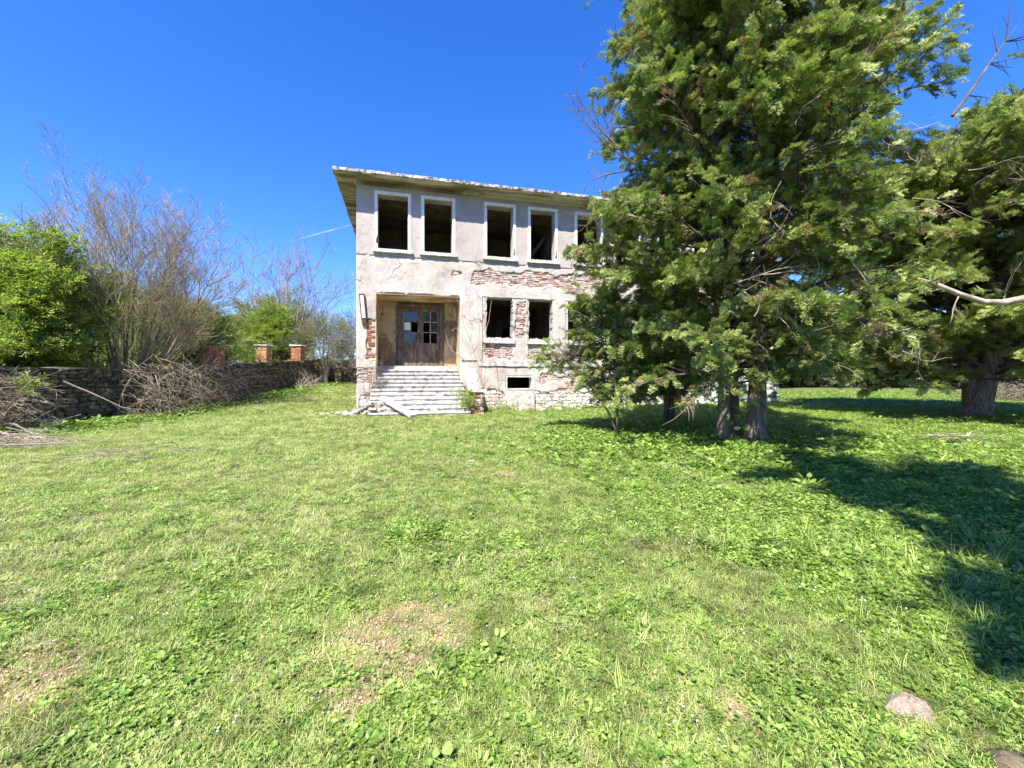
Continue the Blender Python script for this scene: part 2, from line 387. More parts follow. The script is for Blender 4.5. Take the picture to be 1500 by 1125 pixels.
# ------------------------------------------------------------------ ground sheet
def axis(lo, hi, near_lo, near_hi, step):
    a = list(np.arange(near_lo, near_hi + 1e-6, step))
    s = step; x = near_hi
    while x < hi: s *= 1.25; x += s; a.append(min(x, hi))
    s = step; x = near_lo; b = []
    while x > lo: s *= 1.25; x -= s; b.append(max(x, lo))
    return list(reversed(b)) + a
xs = axis(-900, 900, -24, 24, 0.35); ys = axis(-300, 1500, -3, 32, 0.35)
mb = MB(); nx = len(xs)
mb.v = [(x, y, hgt(x, y)) for y in ys for x in xs]
mb.f = [(j * nx + i, j * nx + i + 1, (j + 1) * nx + i + 1, (j + 1) * nx + i) for j in range(len(ys) - 1) for i in range(nx - 1)]
mb.m = [0] * len(mb.f)
ground = mb.build('ground', M['ground'], smooth=True); tag(ground, kind='structure')

# ------------------------------------------------------------------ the derelict building
BX, BY, BROT = -6.07, 16.5, math.atan2(0.245, 0.969)
bld = empty('abandoned_building', (BX, BY, 0), BROT)
tag(bld, 'derelict two-storey building with peeling pale plaster, empty windows and a flat overhanging roof', 'building')
BM_ = Matrix.Translation((BX, BY, 0)) @ Matrix.Rotation(BROT, 4, 'Z')
BINV = BM_.inverted()
L_, D_, H_ = 20.2, 11.0, 9.24
UP = [(0.79, 1.97), (2.59, 3.74), (5.17, 6.32), (7.08, 8.21), (9.23, 10.39), (11.15, 12.3), (13.3, 14.45), (15.2, 16.35), (17.4, 18.55)]
LO = [(5.11, 6.32), (6.96, 8.11), (8.78, 9.99), (10.8, 11.95), (13.1, 14.3), (15.2, 16.3), (17.4, 18.5)]
PORCH = (0.74, 4.05, 0.0, 4.91)
BASE = (6.0, 7.18, 1.07, 1.65)
GATE = (13.6, 14.8, 0.0, 1.95)
OPEN = [(a, b, 6.65, 8.82) for a, b in UP] + [(a, b, 3.2, 4.96) for a, b in LO] + [PORCH, BASE, GATE]

def grid_boxes(mb, x0, x1, z0, z1, opens, y0, y1):
    zb = sorted(set([z0, z1] + [v for o in opens for v in (o[2], o[3]) if z0 < v < z1]))
    for a, b in zip(zb[:-1], zb[1:]):
        zc = (a + b) / 2
        cuts = sorted([(o[0], o[1]) for o in opens if o[2] < zc < o[3]])
        x = x0
        for c0, c1 in cuts:
            if c0 > x: mb.box(x, c0, y0, y1, a, b)
            x = c1
        if x < x1: mb.box(x, x1, y0, y1, a, b)
mb = MB(); grid_boxes(mb, 0.02, L_ - 0.02, -0.3, H_, OPEN, 0.045, 0.40)
mb.build('wall', M['core'], bld)
# plaster skin
def sd_rect(T, Z, o):
    dx = np.maximum(o[0] - T, T - o[1]); dz = np.maximum(o[2] - Z, Z - o[3])
    outd = np.sqrt(np.maximum(dx, 0) ** 2 + np.maximum(dz, 0) ** 2)
    return outd + np.minimum(np.maximum(dx, dz), 0)
st = 0.05
T1 = np.arange(0, L_ + 1e-6, st); Z1 = np.arange(-0.3, H_ + 1e-6, st)
T, Z = np.meshgrid(T1, Z1)
nf = np.zeros(T.shape)
for j in range(T.shape[0]):
    for i in range(T.shape[1]):
        p = Vector((T[j, i], Z[j, i] * 1.2, 0.0))
        nf[j, i] = noise.noise(p * 1.3) * 0.55 + noise.noise(p * 3.7 + Vector((5, 1, 2))) * 0.3 + noise.noise(p * 9 + Vector((1, 7, 2))) * 0.15
DMG = [(4.5, 11.6, 5.47, 6.12), (3.75, 4.15, 5.78, 5.98), (12.2, 17.0, 5.4, 6.0), (0.36, 0.80, 2.3, 3.85), (6.42, 6.90, 3.25, 4.85), (5.12, 6.35, 2.35, 2.98), (7.0, 8.1, 2.35, 2.98),
       (0.0, 0.62, 1.35, 1.95), (0.1, 0.7, 0.3, 0.95), (5.0, 5.95, 0.2, 1.0), (7.5, 9.6, 1.35, 1.75), (7.3, 13.4, 0.2, 0.95), (8.9, 13.2, 1.1, 2.9), (0.72, 0.80, 7.2, 7.45), (2.5, 2.62, 7.0, 7.3), (3.72, 3.84, 6.9, 7.2), (9.12, 9.25, 6.6, 7.4)]
Fd = np.full(T.shape, 9.0)
for dmg in DMG:
    amp = 0.42 if (dmg[1] - dmg[0]) > 0.7 else 0.16
    Fd = np.minimum(Fd, sd_rect(T, Z, dmg) + nf * amp)
# random chips, denser low down
Fd = np.minimum(Fd, (0.62 - nf - np.clip((1.9 - Z) * 0.10, 0, 0.25) - 0.05 * (Z < 6.4)) * 0.5)
Fd = np.minimum(Fd, np.where((Z > 4.95) & (Z < 6.35) & (T < 4.6), (0.50 - nf) * 0.5, 9))
Fd = np.minimum(Fd, sd_rect(T, Z, (0.8, 4.0, 4.93, 4.96)) + nf * 0.10 + 0.01)
Fdam = Fd.copy()
Fo = np.full(T.shape, 9.0)
for o in OPEN: Fo = np.minimum(Fo, sd_rect(T, Z, o))
def skin(name, mask, Fv, y0, y1, mat, parent):
    g0, g1 = np.gradient(Fv, st)
    gl2 = np.maximum(g0 ** 2 + g1 ** 2, 0.25)
    cell = mask
    nz, nt_ = T.shape
    used = np.zeros(T.shape, bool)
    for a in (0, 1):
        for b in (0, 1):
            used[a:nz - 1 + a, b:nt_ - 1 + b] |= cell
    full = np.ones(T.shape, bool)
    cp = np.pad(cell, 1)
    cnt = cp[:-1, :-1].astype(int) + cp[1:, :-1] + cp[:-1, 1:] + cp[1:, 1:]
    bnd = used & (cnt < 4)
    sx = np.clip(-Fv * g1 / gl2, -st * 0.48, st * 0.48) * bnd
    sz = np.clip(-Fv * g0 / gl2, -st * 0.48, st * 0.48) * bnd
    sx[:, 0] = 0; sx[:, -1] = 0; sz[0, :] = 0; sz[-1, :] = 0
    PT = T + sx; PZ = Z + sz
    idx = -np.ones(T.shape, int); idx[used] = np.arange(used.sum())
    nv = int(used.sum())
    yy = y0 + 0.006 * nf[used]
    front = np.stack([PT[used], yy, PZ[used]], 1)
    back = np.stack([PT[used], np.full(nv, y1), PZ[used]], 1)
    jj, ii = np.nonzero(cell)
    q = np.stack([idx[jj, ii], idx[jj, ii + 1], idx[jj + 1, ii + 1], idx[jj + 1, ii]], 1)
    faces = [q]
    for (dj, di, e) in ((0, -1, (0, 0, 1, 0)), (0, 1, (1, 1, 0, 1)), (-1, 0, (0, 1, 0, 0)), (1, 0, (1, 0, 1, 1))):
        nb = cp[jj + 1 + dj, ii + 1 + di]
        J, I = jj[~nb], ii[~nb]
        a = idx[J + e[0], I + e[1]]; b = idx[J + e[2], I + e[3]]
        faces.append(np.stack([a, b, b + nv, a + nv], 1))
    fa = np.concatenate(faces)
    vs = np.concatenate([front, back])
    me = bpy.data.meshes.new(name)
    me.vertices.add(len(vs)); me.vertices.foreach_set('co', vs.ravel())
    me.loops.add(fa.size); me.loops.foreach_set('vertex_index', fa.ravel())
    me.polygons.add(len(fa)); me.polygons.foreach_set('loop_start', np.arange(0, fa.size, 4)); me.polygons.foreach_set('loop_total', np.full(len(fa), 4))
    me.materials.append(mat); me.update(calc_edges=True); me.validate()
    return link(name, me, parent)
Fall = np.minimum(Fd, Fo)
Fc = (Fall[:-1, :-1] + Fall[1:, :-1] + Fall[:-1, 1:] + Fall[1:, 1:]) / 4
Zc = (Z[:-1, :-1] + Z[1:, 1:]) / 2
skin('plaster', (Fc > 0) & (Zc < 6.4), Fall, 0.0, 0.045, M['plaster'], bld)
skin('upper_plaster', (Fc > 0) & (Zc >= 6.4), Fall, -0.006, 0.045, M['upper_plaster'], bld)

def dmg_at(t, z):
    i = int(round(t / st)); j = int(round((z + 0.3) / st))
    if not (0 <= i < len(T1) and 0 <= j < len(Z1)): return 9
    return Fdam[j, i]
# bricks behind the missing plaster
def brick_mesh(name, mat, w=0.24, h=0.063, d=0.1):
    out_ = []
    for k in range(5):
        b = MB(); b.box(-w / 2, w / 2, 0, d, 0, h, j=0.006)
        out_.append(b.mesh(name, mat))
    return out_
bmesh_ = brick_mesh('brick', M['brick']); rmesh_ = brick_mesh('brick', M['brick_red']); omesh_ = brick_mesh('brick', M['brick_ochre'])
smesh_ = []
for k in range(7):
    b = MB(); n = 7
    pr = [(0.50 + rng.uniform(-.03, .02), rng.uniform(-.1, .25)), (rng.uniform(.2, .42), 0.48 + rng.uniform(-.06, .02)), (rng.uniform(-.2, .1), 0.5 + rng.uniform(-.05, .02)), (rng.uniform(-.47, -.35), rng.uniform(.3, .48)), (-0.5 + rng.uniform(-.02, .04), rng.uniform(-.3, .0)), (rng.uniform(-.42, -.25), -0.48 + rng.uniform(-.02, .05)), (rng.uniform(.3, .47), -0.49 + rng.uniform(-.02, .07))]
    vs = [(x, 0.35, z) for x, z in pr] + [(x * 0.99, -0.12 + rng.uniform(-.06, .06), z * 0.98) for x, z in pr] + [(x * 0.93, -0.20 + rng.uniform(-.12, .12), z * 0.88) for x, z in pr]
    fs = [(q, (q + 1) % n, n + (q + 1) % n, n + q) for q in range(n)] + [(n + q, n + (q + 1) % n, 2 * n + (q + 1) % n, 2 * n + q) for q in range(n)] + [tuple(range(2 * n, 3 * n))]
    b.add(vs, fs); smesh_.append(b.mesh('stone', M['stone']))
pmesh_ = []
for me in smesh_:
    c = me.copy(); c.materials.clear(); c.materials.append(M['pale_stone']); pmesh_.append(c)
cand = []
row = 0; z = 0.95
while z < 6.3:
    t = 0.03 + (0.13 if row % 2 else 0.0)
    while t < 13.6:
        w = 0.25
        if rng.random() < 0.15: w = 0.13
        tc = t + w / 2; zc = z + 0.032
        if dmg_at(tc, zc) < 0.03 and rng.random() > 0.10:
            if all(not (o[0] - w / 2 < tc < o[1] + w / 2 and o[2] - 0.04 < zc < o[3] + 0.03) for o in OPEN):
                cand.append((tc, zc, w))
        t += w + 0.014
    z += 0.079; row += 1
cand.sort(key=lambda c: c[0] + (6 if c[1] < 2 else 0))
extra = MB()
for k, (tc, zc, w) in enumerate(cand):
    y = 0.014 + rng.uniform(-0.012, 0.016)
    if rng.random() < 0.06: y += 0.03
    red = (tc < 0.9 and zc > 2.1)
    me = (rmesh_ if red or rng.random() < 0.05 else bmesh_)[rng.randrange(5)]
    if k < 300:
        o = link('brick', me, bld, (tc, y, zc - 0.032), (0, rng.uniform(-0.02, 0.02), rng.uniform(-0.03, 0.03)))
        o.scale = (w / 0.25, 1, rng.uniform(0.93, 1.04))
    else:
        extra.box(tc - w / 2 + 0.006, tc + w / 2 - 0.006, y, y + 0.1, zc - 0.032, zc + 0.031, j=0.005)
o = extra.build('brick_courses', M['brick'], bld); tag(o, kind='stuff')
# plinth stones
row = 0; z = 0.12; ns = 0
while z < 0.95:
    t = 0.08; hh = rng.uniform(0.12, 0.17)
    while t < 13.3:
        w = rng.uniform(0.18, 0.38); tc = t + w / 2
        if dmg_at(tc, z + hh / 2) < 0.04 and not (0.74 < tc < 4.8) and all(not (o[0] - w / 2 < tc < o[1] + w / 2 and o[2] < z + hh / 2 < o[3]) for o in OPEN):
            o = link('stone', pmesh_[rng.randrange(7)], bld, (tc, 0.045, z + hh / 2))
            o.scale = (w, 0.16, hh * 1.02); ns += 1
        t += w + 0.01
    z += hh + 0.008
# other walls
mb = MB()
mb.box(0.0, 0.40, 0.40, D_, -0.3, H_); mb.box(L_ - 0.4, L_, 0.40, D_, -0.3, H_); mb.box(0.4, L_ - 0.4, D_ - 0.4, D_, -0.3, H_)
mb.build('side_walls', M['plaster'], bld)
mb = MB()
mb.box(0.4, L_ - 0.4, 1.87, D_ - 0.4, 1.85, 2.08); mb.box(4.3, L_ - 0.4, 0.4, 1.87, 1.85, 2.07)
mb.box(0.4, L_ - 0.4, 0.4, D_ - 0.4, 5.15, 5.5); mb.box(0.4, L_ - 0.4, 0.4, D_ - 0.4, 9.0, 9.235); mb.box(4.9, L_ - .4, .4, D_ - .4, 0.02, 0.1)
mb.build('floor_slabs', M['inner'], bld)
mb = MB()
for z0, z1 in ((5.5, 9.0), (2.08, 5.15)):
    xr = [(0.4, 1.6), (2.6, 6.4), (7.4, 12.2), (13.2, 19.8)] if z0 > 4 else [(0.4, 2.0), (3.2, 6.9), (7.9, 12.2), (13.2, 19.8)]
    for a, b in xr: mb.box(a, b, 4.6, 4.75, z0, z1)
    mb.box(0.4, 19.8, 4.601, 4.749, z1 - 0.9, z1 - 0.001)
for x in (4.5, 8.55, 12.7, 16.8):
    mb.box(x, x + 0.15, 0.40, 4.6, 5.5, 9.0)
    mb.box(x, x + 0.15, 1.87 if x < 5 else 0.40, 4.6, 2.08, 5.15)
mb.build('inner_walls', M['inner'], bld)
# sloping slab added to stand in for the lit diagonal in the fourth upper window
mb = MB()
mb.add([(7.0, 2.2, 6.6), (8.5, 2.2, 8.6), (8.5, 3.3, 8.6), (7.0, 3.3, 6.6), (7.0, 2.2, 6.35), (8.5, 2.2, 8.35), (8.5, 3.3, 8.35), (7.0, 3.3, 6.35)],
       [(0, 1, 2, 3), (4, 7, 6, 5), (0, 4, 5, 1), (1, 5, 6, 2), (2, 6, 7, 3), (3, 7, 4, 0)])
mb.build('sloping_slab', M['inner'], bld)
# windows
def lining(mb, o, th=0.022, y0=0.0, y1=0.41, bottom=True):
    a, b, c, d = o
    mb.box(a, a + th, y0, y1, c, d); mb.box(b - th, b, y0, y1, c, d); mb.box(a + th, b - th, y0, y1, d - th, d)
    if bottom: mb.box(a + th, b - th, y0, y1, c, c + th)
for a, b in UP:
    mb = MB(); lining(mb, (a, b, 6.65, 8.82), 0.02, 0.004)
    w = mb.build('window', M['plaster'], bld)
    mb = MB(); tw = 0.115
    mb.box(a - tw, a + 0.001, -0.035, 0.03, 6.66, 8.82); mb.box(b - 0.001, b + tw, -0.035, 0.03, 6.66, 8.82); mb.box(a - tw, b + tw, -0.036, 0.03, 8.821, 8.95)
    mb.box(a - tw + 0.03, a + 0.003, -0.05, -0.034, 6.66, 8.85); mb.box(b - 0.003, b + tw - 0.03, -0.05, -0.034, 6.66, 8.85); mb.box(a - tw + .03, b + tw - .03, -0.051, -0.034, 8.822, 8.92)
    tr_ = mb.build('trim', M['trim'], w); bevel(tr_, 0.006)
    mb = MB()
    n = 9
    for q in range(n):
        x0 = a - 0.17 + (b - a + 0.34) * q / n; x1 = a - 0.17 + (b - a + 0.34) * (q + 1) / n
        mb.box(x0, x1, -0.13 + rng.uniform(0, 0.018), 0.35, 6.52 + rng.uniform(0, 0.012), 6.655)
    mb.build('sill', M['sill'], w)
    for (x, zz) in ((a - 0.03, 7.05), (b + 0.03, 6.95)):
        if rng.random() < 0.75:
            mb = MB(); P = Vector((x, -0.05, zz))
            mb.tube([P, P + Vector((rng.uniform(-.05, .05), -0.02, 0.07)), P + Vector((rng.uniform(-.08, .02), -0.01, 0.16))], [0.03, 0.022, 0.008], 5)
            mb.tube([P + Vector((0, 0.02, -0.16)), P], [0.045, 0.03], 5)
            mb.build('rusty_hinge', M['rust'], w)
for k, (a, b) in enumerate(LO):
    mb = MB(); lining(mb, (a, b, 3.2, 4.96), 0.02, 0.004)
    w = mb.build('window', M['plaster' if k < 2 else 'trim'], bld)
    mb = MB(); n = 8
    for q in range(n):
        x0 = a - 0.04 + (b - a + 0.08) * q / n; x1 = a - 0.04 + (b - a + 0.08) * (q + 1) / n
        mb.box(x0, x1, -0.10 + rng.uniform(0, 0.02), 0.35, 3.03, 3.205 + rng.uniform(0, 0.03))
    mb.build('sill', M['sill'], w)
for (a, b) in LO[:2]:
    mb = MB()
    for k in range(26):
        x = rng.uniform(a, b); s_ = rng.uniform(0.02, 0.06)
        mb.box(x - s_, x + s_, 0.0 + rng.uniform(0, .2), 0.2 + rng.uniform(0, .1), 3.2, 3.22 + s_ * rng.uniform(0.6, 1.5), j=0.015)
    for k in range(22):
        z_ = rng.uniform(3.2, 4.9); s_ = rng.uniform(0.01, 0.05) * (1.5 if z_ < 3.9 else 0.7)
        mb.box(b - 0.02 - s_, b - 0.015, -0.01, 0.25, z_ - s_, z_ + s_ * 2, j=0.012)
        z_ = rng.uniform(3.2, 4.9)
        mb.box(a + 0.015, a + 0.02 + s_ * 0.6, -0.01, 0.2, z_ - s_, z_ + s_ * 2, j=0.01)
    mb.build('broken_plaster', M['plaster'], bld)
# rough lintel band over the ground floor, and beam under the ground-floor panels
mb = MB()
for q in range(64):
    x0 = 4.25 + 0.25 * q
    if x0 > 20.1: break
    mb.box(x0, min(x0 + 0.25, 20.18), -0.022 + rng.uniform(-.006, .006), 0.03, 4.972 + rng.uniform(-.004, .02), 5.36 + rng.uniform(-0.05, 0.05), j=0.003)
mb.build('lintel_beam', M['plaster'], bld)
mb = MB()
for q in range(64):
    x0 = 4.80 + 0.25 * q
    if x0 > 20.1: break
    mb.box(x0, min(x0 + 0.25, 20.18), -0.05 + rng.uniform(-.006, .006), 0.03, 2.06 + rng.uniform(-.01, .02), 2.28 + rng.uniform(-0.02, 0.02), j=0.003)
mb.build('plinth_beam', M['concrete'], bld)
# pilasters of smooth render
mb = MB()
for (a, b) in ((4.10, 4.98), (8.2, 8.66), (12.1, 12.9)):
    mb.box(a, b, -0.055, 0.03, 2.30, 4.965)
bevel(mb.build('pilaster', M['plaster'], bld), 0.012)
# basement opening frame, grille and sagging board
mb = MB(); lining(mb, BASE, 0.05, -0.02, 0.38)
w = mb.build('basement_window', M['sill'], bld)
mb = MB(); mb.box(6.02, 7.22, -0.16, -0.06, 0.35, 1.02, j=0.02)
bevel(mb.build('concrete_panel', M['concrete'], bld), 0.01)
mb = MB()
for q in range(10):
    x = 13.66 + q * 0.12; mb.tube([(x, 0.1, 0.1), (x, 0.1, 1.93)], [0.011, 0.011], 5)
for zz in (0.5, 1.1, 1.7): mb.box(13.6, 14.8, 0.085, 0.115, zz, zz + 0.03)
mb.build('iron_grille', M['rust'], bld)
mb = MB(); mb.box(14.95, 20.15, -0.05, 0.0, 0.2, 2.04)
bevel(mb.build('plinth_render', M['trim'], bld), 0.01)
# porch recess
mb = MB()
mb.box(0.42, 0.74, 0.40, 1.62, 1.5, 4.91); mb.box(4.05, 4.29, 0.40, 1.62, 1.5, 4.91)
mb.box(0.42, 4.29, 0.40, 1.86, 4.911, 5.14)
grid_boxes(mb, 0.42, 4.29, 1.9, 4.91, [(1.55, 3.46, 2.08, 4.80)], 1.622, 1.86)
mb.build('porch_wall', M['recess'], bld)
mb = MB(); mb.box(0.715, 0.742, 0.0, 0.42, 2.05, 4.9); mb.box(4.045, 4.075, 0.0, 0.42, 2.05, 4.9); mb.box(0.74, 4.05, 0.0, 0.42, 4.885, 4.913)
mb.build('porch_reveal', M['recess'], bld)
mb = MB(); mb.box(0.742, 4.045, 0.98, 1.9, 0.3, 2.078)
mb.build('porch_landing', M['concrete'], bld)
# double door
door = mb = MB()
mb.box(1.55, 1.67, 1.55, 1.72, 2.08, 4.80); mb.box(3.34, 3.46, 1.55, 1.72, 2.08, 4.80); mb.box(1.67, 3.34, 1.55, 1.72, 4.66, 4.80)
mb.box(1.47, 1.56, 1.585, 1.62, 2.08, 4.9); mb.box(3.45, 3.54, 1.585, 1.62, 2.08, 4.9); mb.box(1.47, 3.54, 1.58, 1.62, 4.801, 4.89)
door = bevel(mb.build('double_door', M['wood'], bld), 0.008)
for side in (0, 1):
    a = 1.68 if side == 0 else 2.515; b = a + 0.82
    ang = 0.0 if side == 0 else R(1.5)
    mb = MB(); s_ = 0.115
    mb.box(a, a + s_, 1.60, 1.65, 2.09, 4.65); mb.box(b - s_, b, 1.60, 1.65, 2.09, 4.65)
    mb.box(a + s_, b - s_, 1.60, 1.65, 4.50, 4.65); mb.box(a + s_, b - s_, 1.60, 1.65, 2.98, 3.12); mb.box(a + s_, b - s_, 1.60, 1.65, 2.09, 2.30)
    mb.box(a + s_, b - s_, 1.618, 1.638, 2.30, 2.98); mb.box(a + s_ + .06, b - s_ - .06, 1.606, 1.618, 2.38, 2.90)
    leaf = bevel(mb.build('door_leaf', M['wood'], door), 0.006)
    pa, pb, pz0, pz1 = a + s_, b - s_, 3.12, 4.50
    mb = MB(); mid = (pa + pb) / 2
    mb.box(mid - 0.016, mid + 0.016, 1.597, 1.64, pz0, pz1)
    for q in (1, 2):
        zz = pz0 + (pz1 - pz0) * q / 3
        mb.box(pa, mid - 0.0165, 1.602, 1.638, zz - 0.014, zz + 0.014); mb.box(mid + 0.0165, pb, 1.602, 1.638, zz - 0.014, zz + 0.014)
    link('muntins', mb.mesh('muntins', M['pale_wood']), leaf) if False else mb.build('glazing_bars', M['pale_wood' if side else 'wood'], door)
    for q in range(3):
        for r_ in range(2):
            if (side, q, r_) in ((0, 1, 1), (1, 1, 0), (1, 0, 0), (1, 0, 1), (1, 1, 1)) and not (side, q, r_) == (1, 1, 1): continue
            x0 = pa if r_ == 0 else mid + 0.016; x1 = mid - 0.016 if r_ == 0 else pb
            z0 = pz0 + (pz1 - pz0) * q / 3 + 0.014; z1 = pz0 + (pz1 - pz0) * (q + 1) / 3 - 0.014
            mb = MB(); mb.box(x0, x1, 1.615, 1.619, z0, z1)
            mb.build('pane', M['glass'], door, rot=None)
            if (side, q, r_) == (0, 1, 0):
                mb = MB(); mb.box(x0 + 0.02, x1 - 0.0, 1.606, 1.611, z0 + 0.08, z1 - 0.02, j=0.006); mb.build('paper_notice', M['paper'], door)
mb = MB(); mb.box(2.46, 2.50, 1.56, 1.60, 3.10, 3.36); mb.tube([(2.48, 1.56, 3.25), (2.48, 1.52, 3.25), (2.42, 1.52, 3.24)], [0.012, 0.012, 0.01], 6)
mb.build('handle', M['rust'], door)
mb = MB(); mb.box(2.475, 2.535, 1.575, 1.60, 2.09, 4.64); mb.build('astragal', M['wood'], door)
# roof slab
def edge_slab(name, x0, x1, y0, y1, z0, z1, mats, parent, stp=0.12):
    nX = int((x1 - x0) / stp); nY = int((y1 - y0) / 0.35)
    b = MB()
    ring = []
    for i in range(nX): ring.append((x0 + (x1 - x0) * i / nX, y0, 0, -1))
    for i in range(nY): ring.append((x1, y0 + (y1 - y0) * i / nY, 1, 0))
    for i in range(nX): ring.append((x1 - (x1 - x0) * i / nX, y1, 0, 1))
    for i in range(nY): ring.append((x0, y1 - (y1 - y0) * i / nY, -1, 0))
    n = len(ring); vs = []
    for lev in range(4):
        for (x, y, nx_, ny_) in ring:
            k = N((x, y, lev * 0.6), 3.5) * 0.03 + N((x, y, lev), 11) * 0.018
            zz = (z0, z0 + 0.03, z1 - 0.02, z1)[lev]
            ins = (0.03, 0.0, 0.0, 0.05)[lev]
            if lev > 1: zz += abs(N((x, y, 0), 9)) * 0.035
            vs.append((x + nx_ * (k - ins), y + ny_ * (k - ins), zz))
    fs = []; mi = []
    for lev in range(3):
        for q in range(n):
            q2 = (q + 1) % n
            fs.append((lev * n + q, lev * n + q2, (lev + 1) * n + q2, (lev + 1) * n + q))
    b.add(vs, fs, 0); b.f.append(list(range(3 * n, 4 * n))); b.m.append(0); b.f.append(list(reversed(range(n)))); b.m.append(1)
    return b.build(name, mats, parent)
edge_slab('roof_slab', -0.75, L_ + 0.75, -0.76, D_ + 0.76, 9.24, 9.385, [M['roof_edge'], M['soffit']], bld)
mb = MB(); mb.box(-0.10, L_ + 0.1, -0.11, -0.007, 9.12, 9.239); mb.box(-0.10, 0.0, -0.006, D_, 9.12, 9.239)
mb.build('cornice', M['soffit'], bld)
mb = MB(); e = 0.4
mb.add([(-.6, -.6, 9.37), (L_ + .6, -.6, 9.37), (L_ + .6, D_ + .6, 9.37), (-.6, D_ + .6, 9.37), (5, D_ / 2, 10.0), (L_ - 5, D_ / 2, 10.0)], [(0, 1, 5, 4), (1, 2, 5), (2, 3, 4, 5), (3, 0, 4)])
mb.build('roof', M['tile'], bld)
# stairs: twelve risers, each step an object
stairs = MB(); NS = 12
for q in range(NS - 1):
    ztop = 2.078 - (q + 1) * (2.078 - 0.20) / NS
    y1 = 0.98 - q * 0.295; y0 = y1 - 0.295
    xa = 0.745 if y0 > -0.02 else 0.60; xb = 4.04 if y0 > -0.02 else 4.14
    mb = MB(); nseg = 12
    for s in range(nseg):
        x0 = xa + (xb - xa) * s / nseg; x1 = xa + (xb - xa) * (s + 1) / nseg
        dn = 0.0 + abs(N((x0, q * 1.7, 0), 2.0)) * 0.03
        if q > 5: dn += abs(N((x0 * 1.3, q * 3.1, 5), 2.5)) * 0.05
        mb.box(x0, x1, y0 - 0.045 + dn, y1 + 0.02, ztop - 0.06, ztop - dn * 0.2)
        mb.box(x0, x1, y0 + 0.004, y1 + 0.02, min(ztop - 0.3, -0.1) if s in (0, nseg - 1) else ztop - 0.30, ztop - 0.056)
    mb.build('step', M['concrete'], bld)
# right cheek wall of the stairs with brick pier
mb = MB()
mb.add([(4.16, 0.0, 1.98), (4.72, 0.0, 1.98), (4.72, -1.45, 1.16), (4.16, -1.45, 1.16), (4.16, 0.0, 1.85), (4.72, 0.0, 1.85), (4.72, -1.45, 1.03), (4.16, -1.45, 1.03)],
       [(0, 3, 2, 1), (4, 5, 6, 7), (0, 4, 7, 3), (1, 2, 6, 5), (2, 3, 7, 6), (0, 1, 5, 4)])
mb.box(4.12, 4.80, -2.02, -1.452, 1.03, 1.13, j=0.008)
bevel(mb.build('stair_cheek_cap', M['concrete'], bld), 0.012)
mb = MB(); mb.box(4.24, 4.66, -1.9, 0.0, -0.1, 1.0); mb.add([(4.24, 0, 1.0), (4.66, 0, 1.0), (4.66, -1.45, 1.0), (4.24, -1.45, 1.0), (4.24, 0, 1.84), (4.66, 0, 1.84)], [(0, 1, 5, 4), (1, 2, 5), (0, 4, 3), (3, 4, 5, 2)])
mb.build('stair_cheek', M['core'], bld)
for r_ in range(10):
    zz = 0.22 + r_ * 0.079
    for (xx, w, yy) in ((4.34, 0.22, -1.94), (4.57, 0.2, -1.94)) if r_ % 2 else ((4.27, 0.12, -1.94), (4.45, 0.22, -1.94), (4.63, 0.1, -1.94)):
        if rng.random() < 0.1: continue
        o = link('brick', bmesh_[rng.randrange(5)] if rng.random() < .6 else rmesh_[rng.randrange(5)], bld, (xx, yy + rng.uniform(-.02, .02), zz), (0, 0, rng.uniform(-.08, .08))); o.scale.x = w / 0.25
# wall light beside the porch
w = empty('wall_light', tuple(BM_ @ Vector((0.30, -0.03, 3.75))), BROT)
w.rotation_euler = (0, R(-5), BROT)
tag(w, 'long dark-framed strip light fixed upright to the building corner left of the porch', 'wall light')
mb = MB(); mb.box(-0.10, -0.07, -0.07, 0.02, 0.1, 1.1); mb.box(0.07, 0.10, -0.07, 0.02, 0.1, 1.1); mb.box(-0.07, 0.07, -0.07, 0.02, 1.06, 1.1); mb.box(-0.07, 0.07, -0.02, 0.02, 0.1, 1.06)
bevel(mb.build('lamp_housing', M['rust'], w), 0.006)
mb = MB(); mb.box(-0.066, 0.066, -0.062, -0.021, 0.14, 1.05); bevel(mb.build('lamp_cover', M['lamp_glass'], w), 0.01)
mb = MB(); mb.box(-0.085, 0.085, -0.075, 0.01, -0.12, 0.098, j=0.01); bevel(mb.build('end_cap', M['rust'], w), 0.01)

# ------------------------------------------------------------------ stone boundary wall on the left
WXp = -12.7
wall = empty('stone_boundary_wall', (WXp, 8.0, 0))
tag(wall, 'long low dry-stone wall in shade running along the left side of the meadow', 'wall')
mb = MB()
Ys = np.arange(6.0, 29.5, 0.5)
for y in Ys:
    h0 = hgt(WXp, y + 0.25)
    mb.box(-0.45, -0.06, y - 8, y - 7.5, h0 - 0.4, h0 + 1.55 + 0.06 * N((y, 0, 0), 0.9), j=0.01)
mb.build('wall_core', M['soilcore'], wall)
stones = []
for lev in range(12):
    y = 6.2 + rng.uniform(0, 0.2)
    while y < 29.2:
        w = rng.choice((rng.uniform(0.14, 0.3), rng.uniform(0.28, 0.62))); hh = 0.132
        yc = y + w / 2
        zb = hgt(WXp, yc) + lev * hh + 0.07 * N((yc, lev * 0.35, 0), 1.1) + rng.uniform(-.012, .012)
        if lev * hh < 1.56: stones.append((yc, zb, w, hh))
        y += w + 0.012
stones.sort(key=lambda s: abs(s[0] - 12.5) + (0 if 9.4 < s[0] < 20 else 20))
ex = MB()
